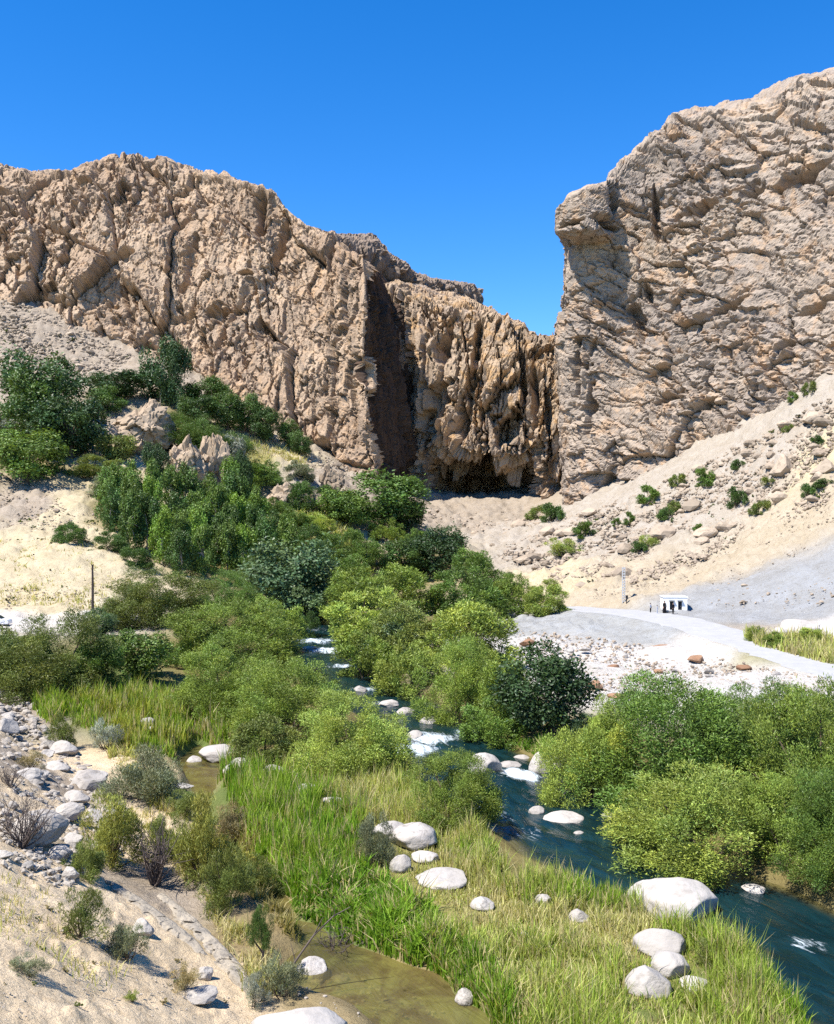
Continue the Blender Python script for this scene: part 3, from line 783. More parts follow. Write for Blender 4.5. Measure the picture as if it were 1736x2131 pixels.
# ------------------------------------------------------------------ water
def water_mat(name, deep, shallow_c, foam=True, alpha=None):
    m, nt, out = new_mat(name)
    uvn = N(nt, 'ShaderNodeUVMap'); uvn.uv_map = 'flow'
    mp = N(nt, 'ShaderNodeMapping'); mp.inputs['Scale'].default_value = (0.35, 1.0, 1.0)
    nt.links.new(uvn.outputs[0], mp.inputs[0])
    a = noise(nt, mp.outputs[0], 0.9, 5, 0.6, 1.2)
    b_ = noise(nt, mp.outputs[0], 3.2, 5, 0.65, 0.8)
    at = N(nt, 'ShaderNodeVertexColor'); at.layer_name = 'tint'
    sp = N(nt, 'ShaderNodeSeparateColor'); nt.links.new(at.outputs[0], sp.inputs[0])
    bs = N(nt, 'ShaderNodeBsdfPrincipled', Roughness=0.06, IOR=1.33)
    c = mixc(nt, ramp(nt, a, [(0.42, 0), (0.62, 1)]), deep, tuple(1.8 * x for x in deep))
    c = mixc(nt, sp.outputs[1], c, shallow_c)
    if not foam:
        bl = noise(nt, uvn.outputs[0], 0.7, 6, 0.7, 0.8)
        c = mixc(nt, ramp(nt, bl, [(0.44, 0), (0.60, 1)]), c, (0.20, 0.19, 0.06))
        c = mixc(nt, ramp(nt, bl, [(0.30, 1), (0.40, 0)]), c, (0.02, 0.02, 0.012))
    b = bump(nt, a, 0.55, 0.35)
    b = bump(nt, b_, 0.5, 0.10, b)
    if foam:
        n3 = noise(nt, mp.outputs[0], 2.6, 9, 0.8, 1.2)
        ad = N(nt, 'ShaderNodeMath'); ad.operation = 'MULTIPLY_ADD'; ad.inputs[1].default_value = 0.57
        nt.links.new(sp.outputs[0], ad.inputs[0]); nt.links.new(n3, ad.inputs[2])
        f = ramp(nt, ad.outputs[0], [(0.78, 0), (1.0, 0.9)])
        c = mixc(nt, f, c, (0.72, 0.80, 0.84))
        rg = N(nt, 'ShaderNodeMath'); rg.operation = 'MULTIPLY_ADD'; rg.inputs[1].default_value = 0.6; rg.inputs[2].default_value = 0.06
        nt.links.new(f, rg.inputs[0]); nt.links.new(rg.outputs[0], bs.inputs['Roughness'])
    nt.links.new(c, bs.inputs['Base Color'])
    nt.links.new(b, bs.inputs['Normal'])
    if alpha is not None:
        tr = N(nt, 'ShaderNodeBsdfTransparent'); tr.inputs[0].default_value = (0.80, 0.74, 0.42, 1)
        mx = N(nt, 'ShaderNodeMixShader'); mx.inputs[0].default_value = alpha
        nt.links.new(tr.outputs[0], mx.inputs[1]); nt.links.new(bs.outputs[0], mx.inputs[2])
        nt.links.new(mx.outputs[0], out.inputs[0])
    else:
        nt.links.new(bs.outputs[0], out.inputs[0])
    return m

def water_strip(name, line, half, zfun, mat, label, foam_pts=(), du=0.30, nacross=46, wave=0.05):
    L = np.concatenate([[0], np.cumsum(np.hypot(np.diff(line[:, 0]), np.diff(line[:, 1])))])
    n = int(L[-1] / du)
    s = np.linspace(0, L[-1], n)
    x = np.interp(s, L, line[:, 0]); y = np.interp(s, L, line[:, 1])
    for _ in range(30):
        x[1:-1] = 0.5 * x[1:-1] + 0.25 * (x[:-2] + x[2:]); y[1:-1] = 0.5 * y[1:-1] + 0.25 * (y[:-2] + y[2:])
    tx, ty = np.gradient(x), np.gradient(y); l = np.hypot(tx, ty); tx /= l; ty /= l
    t = np.linspace(-half, half, nacross)
    X = x[:, None] - ty[:, None] * t; Y = y[:, None] + tx[:, None] * t
    Z = zfun(np.broadcast_to(y[:, None], X.shape))
    p = np.stack([X.ravel(), Y.ravel(), Z.ravel()], 1)
    fm = np.zeros(len(p))
    for (px, py, r, amt) in foam_pts:
        c = ground_hit([(px, py)])[0]
        fm = np.maximum(fm, amt * np.exp(-(((p[:, 0] - c[0]) ** 2 + (p[:, 1] - c[1]) ** 2) / r ** 2)))
    uv = np.stack([np.broadcast_to(s[:, None], X.shape).ravel(), np.broadcast_to(t, X.shape).ravel()], 1)
    q = np.stack([uv[:, 0] * 0.5, uv[:, 1], uv[:, 0] * 0], 1)
    p[:, 2] += wave * fbm(q * 0.9, 3, 77) + (0.05 + 0.28 * fm) * fbm(q * 1.8, 3, 78) * (wave > 0.01)
    depth = p[:, 2] - terr(p[:, 0], p[:, 1])
    shallow = 1 - sstep(0.0, 0.55, depth)
    colr = np.stack([np.clip(fm, 0, 1), shallow, 0 * fm], 1)
    o = link(name, mesh_np(name, p, grid_faces(n, nacross), mat, True, colr, uv))
    return tag(o, label, kind='structure')

FOAM = [(850, 1580, 2.2, 1.0), (900, 1555, 2.2, 0.85), (960, 1545, 1.4, 0.6), (840, 1610, 1.6, 0.8), (800, 1610, 1.4, 1.0), (1080, 1632, 1.3, 1.0), (1100, 1640, 1.0, 0.9), (1060, 1625, 0.8, 0.9), (1040, 1725, 1.5, 0.5), (1090, 1760, 1.7, 0.5), (1020, 1700, 1.2, 0.55),
        (680, 1365, 3.0, 0.85), (660, 1345, 3.0, 0.75), (710, 1400, 2.0, 0.7), (790, 1480, 1.5, 0.6), (830, 1500, 1.5, 0.4), (650, 1320, 4, 0.5), (1680, 2000, 1.0, 0.6), (760, 1450, 1.5, 0.7)]
water_strip('river', RIVER, RIVER_W + 2.0, lambda y: zr(y) + 0.0, water_mat('river_water', (0.003, 0.014, 0.017), (0.10, 0.085, 0.03)), 'blue green mountain river with white rapids', FOAM)
water_strip('brook', BROOK, 2.6, lambda y: 0.0 * y + 0.34, water_mat('brook_water', (0.05, 0.05, 0.02), (0.14, 0.11, 0.05), False, 0.5), 'shallow olive brown side pool below the sandy slope', wave=0.008)
# ------------------------------------------------------------------ foliage
def unit(v): return v / (np.linalg.norm(v, axis=-1, keepdims=True) + 1e-9)

def leaf_cards(c, d, nrm, ln, wd):
    """rhombic leaves: centre, long axis, normal, length, width"""
    d = unit(d); s = unit(np.cross(d, nrm)); nn = unit(np.cross(s, d))
    ln = ln[:, None]; wd = wd[:, None]
    v = np.stack([c - d * ln * .5, c + s * wd * .5 + nn * ln * .06, c + d * ln * .5, c - s * wd * .5 + nn * ln * .06], 1)
    return v.reshape(-1, 3)

def tube(path, r0, r1, sides=5):
    path = np.array(path, float); n = len(path)
    tg = unit(np.gradient(path, axis=0))
    up = np.array([0.3, 0.9, 0.2]); a = unit(np.cross(tg, up)); b = np.cross(tg, a)
    rr = np.linspace(r0, r1, n)
    ang = np.linspace(0, 2 * np.pi, sides, endpoint=False)
    v = path[:, None] + rr[:, None, None] * (np.cos(ang)[None, :, None] * a[:, None] + np.sin(ang)[None, :, None] * b[:, None])
    f = []
    for i in range(n - 1):
        for j in range(sides):
            f.append((i * sides + j, i * sides + (j + 1) % sides, (i + 1) * sides + (j + 1) % sides, (i + 1) * sides + j))
    return v.reshape(-1, 3), np.array(f)

def join(parts):
    vs, fs, o = [], [], 0
    for v, f in parts:
        vs.append(v); fs.append(f + o); o += len(v)
    return np.concatenate(vs), np.concatenate(fs)

def limb(a, b, r, bend, steps=5):
    t = np.linspace(0, 1, steps)[:, None]
    return a + (b - a) * t + np.sin(t * np.pi) * r.normal(0, bend, 3)

def make_crown(kind, seed, nleaf, leaf, nclump):
    """unit crown, 1 wide, standing on z=0, 1 tall -> (leaf mesh, stem mesh)"""
    r = np.random.default_rng(seed)
    if kind == 'dome':
        nl = max(8, nclump // 7)
        dirs = unit(r.normal(size=(nl * 4, 3))); dirs = dirs[dirs[:, 2] > -0.8][:nl]
        rad = r.uniform(.45, 1.0, len(dirs))
        lc = np.stack([dirs[:, 0] * rad * .34, dirs[:, 1] * rad * .34, .38 + dirs[:, 2] * rad * np.where(dirs[:, 2] > 0, .38, .30)], 1)
        nb = nl // 2; ab = r.uniform(0, 6.28, nb); rb = r.uniform(.2, .36, nb)
        lc = np.concatenate([lc, np.stack([np.cos(ab) * rb, np.sin(ab) * rb, r.uniform(.10, .22, nb)], 1)])
        lr = r.uniform(.16, .27, len(lc))
        li = r.integers(0, len(lc), nclump)
        sd = unit(r.normal(size=(nclump, 3)) + np.array([0, 0, .35]) + 1.1 * unit(lc[li] - np.array([0, 0, .3])))
        cc = lc[li] + sd * (lr[li] * r.uniform(.7, 1.05, nclump))[:, None]
        cc[:, 2] = np.maximum(cc[:, 2], .05)
        cr = r.uniform(.05, .105, nclump) * (1.0 if nclump > 60 else 1.35)
    elif kind == 'tree':
        dirs = unit(r.normal(size=(nclump, 3)))
        rad = 0.5 + 0.5 * r.random(len(dirs)) ** 0.6
        cc = np.stack([dirs[:, 0] * rad * .40, dirs[:, 1] * rad * .40, .50 + dirs[:, 2] * rad * .40], 1)
        cr = r.uniform(.09, .17, len(cc))
    elif kind == 'poplar':
        z = r.uniform(.06, .93, nclump); w = np.sin(np.clip((z + .12) / 1.1, 0, 1) * np.pi) ** .6
        a = r.uniform(0, 6.28, nclump)
        q = r.random(nclump) ** .5
        cc = np.stack([np.cos(a) * q * w * .40, np.sin(a) * q * w * .40, z], 1)
        cr = r.uniform(.08, .15, nclump)
    elif kind == 'spray':
        dirs = unit(r.normal(size=(nclump * 3, 3)) + np.array([0, 0, .5])); dirs = dirs[dirs[:, 2] > .05][:nclump]
        rad = r.uniform(.4, 1, len(dirs))
        cc = np.stack([dirs[:, 0] * rad * .5, dirs[:, 1] * rad * .5, .06 + dirs[:, 2] * rad * .9], 1)
        cr = r.uniform(.07, .14, len(cc))
    n = len(cc)
    w = cr ** 2; w /= w.sum()
    ci = r.choice(n, nleaf, p=w)
    dd = unit(r.normal(size=(nleaf, 3)) + np.array([0, 0, .30]))
    lump = 1 + .35 * fbm(dd * 2.6 + cc[ci] * 9, 2, seed)
    rr = cr[ci] * lump * (0.45 + 0.55 * r.random(nleaf) ** .45)
    tops = np.array([1, 1, {'dome': 1.25, 'tree': .95}.get(kind, 1.5)])
    c = cc[ci] + dd * rr[:, None] * tops
    # stray leading shoots break the outline
    m = r.random(nleaf) < .10
    c[m] += dd[m] * (cr[ci][m] * r.uniform(.1, .7, m.sum()))[:, None]
    c[:, 2] = np.maximum(c[:, 2], .004 + .05 * r.random(nleaf))
    centre = np.array([0, 0, .35])
    outw = unit(c - centre)
    if kind == 'spray':
        ax = unit(outw * .5 + np.array([0, 0, .8]) + .45 * r.normal(size=(nleaf, 3)))
        ln = leaf * r.uniform(1.2, 2.6, nleaf); wd = leaf * r.uniform(.16, .32, nleaf)
    elif kind == 'dome':
        ax = unit(dd * .55 + outw * .35 + np.array([0, 0, .45]) + .55 * r.normal(size=(nleaf, 3)))
        ln = leaf * r.uniform(1.0, 2.1, nleaf); wd = leaf * r.uniform(.34, .56, nleaf)
    else:
        ax = unit(dd * .6 + np.array([0, 0, .1]) + .7 * r.normal(size=(nleaf, 3)))
        ln = leaf * r.uniform(.7, 1.5, nleaf); wd = ln * r.uniform(.38, .62, nleaf)
    nr_ = unit(dd * 1.0 + outw * .35 + .38 * r.normal(size=(nleaf, 3)))
    v = leaf_cards(c, ax, nr_, ln, wd)
    f = np.arange(nleaf * 4).reshape(-1, 4)
    # leaf colour: clump to clump and leaf to leaf
    g = .72 + .56 * r.random(n)[ci] ; g *= r.uniform(.72, 1.28, nleaf)
    hue = .5 * r.normal(size=n)[ci] + .35 * r.normal(size=nleaf)
    colr = np.stack([g * (1 + .10 * hue), g, g * (1 - .12 * hue)], 1)
    colr = np.repeat(np.clip(colr, .2, 1.8), 4, axis=0)
    # stems
    st = []
    base_n = {'dome': 9, 'tree': 7, 'poplar': 5, 'spray': 12}[kind]
    pick = r.choice(n, min(n, base_n), replace=False)
    if kind in ('tree', 'poplar'):
        fork = np.array([.02 * r.normal(), .02 * r.normal(), .30 if kind == 'tree' else .5])
        st.append(tube(limb(np.array([0, 0, -.06]), fork, r, .012), .030 if kind == 'tree' else .022, .018))
        for i in pick: st.append(tube(limb(fork, cc[i], r, .02), .016, .004))
    else:
        for i in pick:
            b0 = np.array([.05 * r.normal(), .05 * r.normal(), -.05])
            st.append(tube(limb(b0, cc[i], r, .03), .016, .003))
    sv, sf = join(st)
    return (v / S, f, colr), (sv / S, sf)

PROTO = {}
def proto(key, kind, seed, nleaf, leaf, nclump, bark='bark'):
    (v, f, c), (sv, sf) = make_crown(kind, seed, nleaf, leaf, nclump)
    PROTO[key] = (mesh_np('crown', v, f, M['leaf'], False, c), mesh_np('trunk', sv, sf, M[bark], True))
for i in range(4): proto('hi%d' % i, 'dome', 10 + i, 62000, .0140, 170)
for i in range(4): proto('mid%d' % i, 'dome', 20 + i, 18000, .0285, 120)
for i in range(3): proto('dark%d' % i, 'tree', 30 + i, 11000, .034, 32)
for i in range(3): proto('pop%d' % i, 'poplar', 40 + i, 7000, .042, 34, 'bark_pale')
for i in range(3): proto('low%d' % i, 'dome', 50 + i, 3200, .060, 40)
for i in range(3): proto('tam%d' % i, 'spray', 60 + i, 15000, .030, 46)
for i in range(2): proto('sage%d' % i, 'spray', 70 + i, 5000, .040, 26)
for i in range(2): proto('tiny%d' % i, 'dome', 80 + i, 700, .13, 9)

BRIGHT = (.190, .258, .042); LIME = (.250, .312, .056); OLIVE = (.155, .190, .044); DEEP = (.075, .135, .028); DARK = (.044, .084, .026)
BLUEG = (.090, .145, .060); SILVER = (.32, .35, .28); GREYG = (.185, .205, .115); DRY = (.33, .27, .13); MIDG = (.112, .180, .032); TAM = (.27, .28, .06)

_cnt = [0]
def plant(key, hit, w, h, colour, label, cat, name, group=None, rz=None, parts=True, sink=.02, depth=1.0):
    """w, h in design units at the plant's own place"""
    _cnt[0] += 1
    rr = random.Random(_cnt[0] * 7 + 3)
    rz = rr.uniform(0, 6.28) if rz is None else rz
    k = rr.uniform(.84, 1.26)
    crown, trunk = PROTO[key]
    x, y, z = hit
    if parts:
        e = link(name, None, (x, y, z - sink * h), rz)
        e.empty_display_size = .3
        for nm, me in (('crown', crown), ('trunk', trunk)):
            o = link(nm, me, (0, 0, 0), 0, (w * S * depth, w * S, h * S), parent=e)
            o.color = (colour[0] * k, colour[1] * k, colour[2] * k, 1)
        tag(e, label, cat, group)
        return e
    o = link(name, crown, (x, y, z - sink * h), rz, (w * S, w * S, h * S))
    o.color = (colour[0] * k, colour[1] * k, colour[2] * k, 1)
    return tag(o, label, cat, group)

def plants(rows, name, cat, wk=1.16, hk=1.18):
    """rows: (key, px, base_py, top_py, width_px, colour, label[, group])"""
    hits = ground_hit([(r[1], r[2]) for r in rows])
    for r, hgt in zip(rows, hits):
        D = hgt[1]
        w = r[4] / FPX * D; h = (r[2] - r[3]) / FPX * D
        h *= hk; w *= wk
        plant(r[0], hgt, w, h, r[5], r[6], cat, name, r[7] if len(r) > 7 else None)

G_RIV = 'willow bushes along the river'
plants([
 ('hi0', 1480, 1805, 1600, 400, LIME, 'biggest lime green willow bush leaning over the river at lower right'),
 ('hi1', 1410, 1640, 1405, 400, MIDG, 'tall rounded willow behind the biggest lime bush at right'),
 ('hi2', 1235, 1680, 1478, 200, LIME, 'yellow green willow beside the white rapid boulders'),
 ('hi3', 1700, 1720, 1440, 300, BRIGHT, 'tall willow cut by the right picture edge'),
 ('hi1', 1740, 1815, 1600, 220, MIDG, 'low dark green willow under the tall one at the right edge'),
 ('hi2', 1610, 1660, 1490, 180, DEEP, 'willow filling the gap between the two tallest right bank bushes'),
 ('hi3', 935, 1705, 1575, 195, BRIGHT, 'single round willow bush on the grassy left bank by the bend'),
 ('hi0', 722, 1595, 1448, 235, LIME, 'broad round willow bush left of the foaming rapids'),
 ('mid0', 560, 1585, 1495, 130, OLIVE, 'low olive bush left of the broad round willow'),
 ('hi1', 600, 1520, 1375, 235, BRIGHT, 'domed willow up the left bank behind the broad round one'),
 ('hi2', 470, 1480, 1350, 200, BRIGHT, 'wide willow behind the reed bed on the left bank'),
 ('hi3', 480, 1385, 1260, 265, BRIGHT, 'spreading green willow in the middle of the left bank thicket'),
 ('mid1', 640, 1335, 1278, 58, DEEP, 'small dark bush at the water edge where the river narrows'),
 ('hi3', 345, 1305, 1190, 225, OLIVE, 'large olive tinted willow right of the dark wooden pole'),
 ('hi0', 470, 1275, 1190, 140, MIDG, 'green willow behind the olive tinted one'),
 ('hi0', 110, 1440, 1278, 250, OLIVE, 'dense dark olive bush above the green verge at the left edge'),
 ('mid1', 205, 1440, 1335, 130, MIDG, 'shaded bush tucked against the dense one at the left edge'),
 ('mid0', 20, 1380, 1320, 110, OLIVE, 'bush at the far left edge below the parked car'),
 ('mid2', 1050, 1500, 1380, 130, BRIGHT, 'light green willow left of the black green round tree'),
 ('hi3', 950, 1500, 1335, 185, BRIGHT, 'tall bright willow on the right bank facing the broad round one'),
 ('mid3', 1035, 1545, 1455, 140, MIDG, 'low willow hanging over the dark water on the right bank'),
 ('mid0', 850, 1460, 1350, 130, LIME, 'bright willow right of the narrow white water'),
 ('mid1', 762, 1425, 1325, 140, BRIGHT, 'willow bush closest to the narrow white water on its right bank'),
 ('mid2', 965, 1390, 1255, 220, LIME, 'broad yellow green willow beside the gravel flat'),
 ('mid3', 775, 1340, 1235, 190, LIME, 'golden green willow opposite the small dark waterside bush'),
 ('mid0', 850, 1370, 1265, 160, OLIVE, 'olive willow between the golden and the broad yellow green ones'),
 ('mid1', 745, 1280, 1188, 150, BRIGHT, 'green willow upstream of the golden one'),
 ('mid2', 845, 1275, 1178, 150, BRIGHT, 'round green willow in the middle of the upstream thicket'),
 ('mid3', 965, 1285, 1190, 160, MIDG, 'mid green willow behind the broad yellow green one'),
 ('mid0', 1065, 1280, 1203, 100, BRIGHT, 'green bush at the start of the grey road bank'),
 ('mid1', 1140, 1278, 1213, 95, LIME, 'rightmost bush of the upstream thicket beside the road'),
 ('mid2', 990, 1230, 1145, 110, MIDG, 'dome shaped bush above the right end of the upstream thicket'),
 ('mid3', 560, 1330, 1250, 130, BRIGHT, 'willow between the blue green tree and the river narrows'),
 ('hi1', 1720, 1620, 1440, 240, LIME, 'lime willow at the back by the right picture edge'),
 ('hi0', 1570, 1590, 1420, 240, MIDG, 'tall willow at the back of the right bank thicket'),
 ('hi3', 1640, 1800, 1620, 220, BRIGHT, 'willow right of the biggest lime bush'),
 ('mid3', 410, 1380, 1300, 130, MIDG, 'green bush beside the small tree with bare dark trunks'),
 ('mid2', 40, 1440, 1330, 150, OLIVE, 'lower olive bush at the left edge above the green verge'),
 ('mid2', 1240, 1560, 1490, 110, BLUEG, 'pale blue green bush between the dark round tree and the yellow willow'),
], 'willow_bush', 'bush', 1.10, 1.18)
plants([
 ('dark0', 1140, 1535, 1372, 185, DARK, 'black green round tree standing before the gravel flat'),
 ('dark1', 600, 1285, 1142, 195, BLUEG, 'big blue green rounded tree at the centre of the valley'),
 ('dark2', 645, 1305, 1215, 120, BLUEG, 'greyish teal tree below the big blue green one'),
 ('dark0', 820, 1400, 1310, 120, BLUEG, 'grey green tree among the right bank willows'),
 ('dark2', 290, 1415, 1312, 125, MIDG, 'small tree with bare dark trunks behind the reed bed'),
 ('dark1', 905, 1200, 1108, 120, DARK, 'dark tree at the mouth of the gorge slope'),
 ('dark2', 840, 1200, 1120, 90, DEEP, 'deep green tree left of the dark one at the gorge mouth'),
 ('dark0', 945, 1165, 1118, 36, DARK, 'narrow dark tree at the foot of the gorge scree'),
 ('dark1', 95, 905, 752, 170, DARK, 'tall dark broadleaf tree highest on the left hillside'),
 ('dark2', 150, 950, 825, 140, DARK, 'dark tree between the tall broadleaf and the flat topped outcrop'),
 ('dark0', 50, 930, 800, 130, DEEP, 'dark green tree at the left edge under the tall broadleaf'),
 ('dark1', 30, 930, 862, 70, SILVER, 'silvery tree at the left edge'),
 ('dark1', 60, 1003, 905, 150, MIDG, 'wide green bush tree at the left edge on top of the cream slope'),
 ('dark2', 245, 830, 772, 115, DARK, 'dark low tree left of the pale trunked poplars'),
 ('dark0', 222, 862, 812, 70, DEEP, 'small round tree above the flat topped outcrop'),
 ('dark1', 430, 850, 792, 90, DEEP, 'green tree right of the pale trunked poplars'),
 ('dark2', 410, 890, 822, 75, DEEP, 'tree just right of the flat topped outcrop'),
 ('dark0', 472, 895, 828, 75, DEEP, 'third tree in the row along the foot of the left cliff'),
 ('dark1', 516, 900, 828, 60, DEEP, 'fourth tree in the row along the foot of the left cliff'),
 ('dark2', 550, 920, 848, 62, DEEP, 'fifth tree in the row along the foot of the left cliff'),
 ('dark0', 600, 930, 882, 44, DEEP, 'small tree near the lower end of the cliff foot row'),
 ('dark1', 626, 948, 905, 40, DEEP, 'last small tree of the cliff foot row'),
 ('hi1', 365, 930, 858, 110, MIDG, 'bushy tree between the two rock outcrops'),
 ('hi2', 445, 975, 880, 120, MIDG, 'bushy tree behind the split outcrop'),
 ('dark2', 487, 1010, 905, 48, SILVER, 'silvery grey tree right of the split outcrop'),
 ('dark0', 500, 1060, 960, 46, DARK, 'thin dark tree below the split outcrop'),
 ('dark1', 325, 1005, 930, 52, DARK, 'narrow dark tree left of the split outcrop'),
 ('dark2', 242, 960, 903, 78, OLIVE, 'little olive tree on the bare terrace under the flat topped outcrop'),
 ('dark0', 795, 1100, 1000, 165, DEEP, 'wide spreading dark tree against the foot of the shaded gorge wall'),
 ('dark1', 720, 1095, 1028, 105, MIDG, 'rounded tree left of the wide spreading dark one'),
 ('dark2', 845, 1110, 1042, 66, DARK, 'dark tree right of the wide spreading one'),
], 'broadleaf_tree', 'tree', 1.34, 1.2)
# the tall pair of poplars with pale stems and the grove below the outcrops
plants([('pop0', 335, 838, 722, 70, DARK, 'dark poplar clump with pale stems, tallest above the flat topped outcrop'),
        ('pop1', 368, 850, 735, 52, DARK, 'dark poplar at the right of the pale stemmed pair')], 'poplar', 'tree', 1.5, 1.15)
gr = []
gv = random.Random(5)
for (x0, x1, b, n) in ((205, 500, 1075, 7), (215, 540, 1110, 8), (250, 560, 1145, 8), (310, 590, 1175, 7), (360, 620, 1200, 6)):
    for i in range(n):
        px = x0 + (x1 - x0) * (i + .5) / n + gv.uniform(-9, 9)
        hh = gv.uniform(72, 100); bb = b + gv.uniform(-5, 5) - (10 if px > 450 else 0)
        gr.append(('pop%d' % gv.randrange(3), px, bb, bb - hh, gv.uniform(52, 72), gv.choice([MIDG, MIDG, DEEP, (.15, .245, .03)]), 'green poplar packed into the grove below the split outcrop', 'poplars of the hillside grove'))
plants(gr, 'poplar', 'tree')
SH = 'shrubs on the left hillside'
shr = [(540, 1012, 962, 90, MIDG, 'green shrub right of the split outcrop'), (620, 1002, 962, 56, GREYG, 'pale grey green shrub on the straw coloured slope'), (630, 1062, 1003, 66, DEEP, 'dark shrub below the triangular rock'),
       (200, 992, 950, 105, OLIVE, 'low olive shrub along the upper edge of the cream slope'), (232, 1036, 988, 100, GREYG, 'grey green shrub above the left end of the grove'), (575, 1080, 1040, 60, MIDG, 'shrub at the upper right of the grove'),
       (740, 1152, 1102, 56, MIDG, 'shrub beside the pale eroded gully'), (805, 1125, 1082, 70, BRIGHT, 'bright shrub under the wide spreading dark tree'), (660, 1110, 1070, 80, LIME, 'yellow green shrub on the grassy patch'),
       (610, 1105, 1062, 70, MIDG, 'shrub left of the yellow green patch'), (690, 1165, 1110, 80, MIDG, 'shrub above the big blue green tree'), (640, 1150, 1095, 80, DEEP, 'dark shrub above the left of the big blue green tree'),
       (770, 1190, 1130, 80, MIDG, 'shrub between the gully and the gorge mouth trees'), (720, 1215, 1150, 90, MIDG, 'shrub right of the big blue green tree'), (700, 1255, 1180, 80, BRIGHT, 'bush just upstream of the river narrows'),
       (870, 1150, 1105, 60, MIDG, 'shrub below the dark tree right of the wide one'), (540, 1225, 1160, 90, MIDG, 'shrub left of the big blue green tree'), (205, 1325, 1270, 76, BLUEG, 'pale blue green bush at the foot of the dark wooden pole'),
       (680, 1060, 1010, 50, DEEP, 'dark shrub right of the triangular rock'), (590, 1240, 1190, 80, MIDG, 'shrub in front of the left shoulder of the blue green tree'), (150, 1130, 1090, 60, DEEP, 'dark shrub at the left tip of the grove'),
       (230, 1150, 1110, 70, DEEP, 'low shrub along the lower left rim of the grove'), (280, 1180, 1140, 70, DEEP, 'low shrub lower down the left rim of the grove'), (1050, 1240, 1195, 70, MIDG, 'shrub behind the bush at the start of the road bank')]
plants([('mid%d' % (i % 4), r[0], r[1], r[2], r[3], r[4], r[5]) for i, r in enumerate(shr)], 'shrub', 'shrub')
# shrubs dotted over the right talus
tal = [(1534, 1058, 1012, 42), (1580, 1070, 1036, 36), (1467, 1012, 975, 44), (1538, 978, 955, 28), (1410, 1012, 982, 34), (1350, 1048, 1010, 52), (1385, 1082, 1055, 32), (1402, 1064, 1038, 28), (1220, 1120, 1085, 48), (1150, 1088, 1045, 52),
       (1118, 1080, 1045, 40), (1310, 1092, 1065, 24), (1683, 1035, 1005, 38), (1685, 822, 790, 30), (1650, 838, 815, 26), (1718, 1015, 995, 40), (1640, 900, 880, 24), (1285, 1095, 1078, 22), (1700, 925, 905, 26), (1600, 1010, 990, 26), (1455, 1110, 1090, 24), (1330, 1150, 1125, 34)]
plants([('low%d' % (i % 3), q[0], q[1], q[2], q[3], (DEEP, OLIVE, MIDG)[i % 3], 'small green shrub dotted on the pale talus under the right cliff', 'shrubs on the right talus') for i, q in enumerate(tal)], 'talus_shrub', 'shrub')
plants([('sage0', 1168, 1155, 1125, 80, LIME, 'low yellow green patch of scrub at the foot of the talus'), ('mid0', 1570, 1332, 1305, 42, LIME, 'round green bush at the left end of the roadside grass'),
        ('mid1', 1612, 1345, 1318, 46, BRIGHT, 'green bush beside the pale slab rock by the road'), ('mid2', 1692, 1340, 1308, 60, LIME, 'green bush in the roadside grass near the right edge'), ('sage1', 1350, 1140, 1115, 40, LIME, 'yellow green tuft above the grey scree')], 'roadside_shrub', 'shrub')

# foreground scrub
plants([
 ('tam0', 305, 1665, 1548, 190, GREYG, 'grey green bush at the foot of the sandy slope'),
 ('tam1', 232, 1800, 1640, 165, TAM, 'feathery yellow green tamarisk among the slope boulders'),
 ('tam2', 425, 1840, 1650, 190, TAM, 'feathery olive tamarisk leaning over the side pool'),
 ('tam0', 470, 1890, 1760, 130, OLIVE, 'lower olive tamarisk beside the side pool'),
 ('tam1', 350, 1790, 1690, 110, OLIVE, 'olive tamarisk between the yellow green one and the pool'),
 ('tam2', 480, 1760, 1665, 110, DRY, 'brownish tamarisk at the edge of the tall green grass'),
 ('tam0', 540, 1870, 1780, 110, OLIVE, 'olive bush under the bank of the tall green grass'),
 ('tam1', 385, 1700, 1640, 100, OLIVE, 'low olive bush below the small upper pool'),
 ('sage0', 170, 1955, 1840, 120, OLIVE, 'dark olive scrub on the bare sand'),
 ('sage1', 262, 1995, 1905, 100, GREYG, 'dry grey scrub right of the dark olive one'),
 ('sage0', 385, 2062, 2005, 80, DRY, 'small dry brown scrub near the bottom of the sand'),
 ('sage1', 590, 2075, 1975, 100, GREYG, 'grey green herb at the edge of the side pool'),
 ('sage0', 530, 2095, 2020, 70, SILVER, 'pale spiky plant beside the white boulder at the bottom'),
 ('sage1', 222, 1560, 1488, 70, SILVER, 'pale sage bush at the edge of the reed bed'),
 ('sage0', 135, 1560, 1478, 80, OLIVE, 'dark scrub at the top of the sandy slope edge'),
 ('tam1', 785, 1800, 1690, 100, GREYG, 'dull grey green bush amid the bright grass'),
 ('sage1', 60, 2030, 1985, 90, GREYG, 'flattened grey green plant on the sand at lower left'),
 ('sage0', 275, 2085, 2060, 36, LIME, 'tiny yellow green tuft on the sand'),
 ('sage1', 340, 1665, 1600, 60, OLIVE, 'olive scrub by the small upper pool'),
 ('sage0', 1480, 2010, 1950, 120, OLIVE, 'olive herb patch right of the twin white boulders'),
 ('tam2', 180, 1830, 1740, 110, OLIVE, 'olive scrub between the slope boulders and the dark ledge'),
 ('sage1', 60, 1600, 1560, 70, DRY, 'dry tuft on the upper rubble of the sandy slope'),
 ('sage0', 380, 1500, 1440, 60, OLIVE, 'olive shrub standing in the reed bed'),
], 'scrub_bush', 'shrub', 0.98, 0.95)
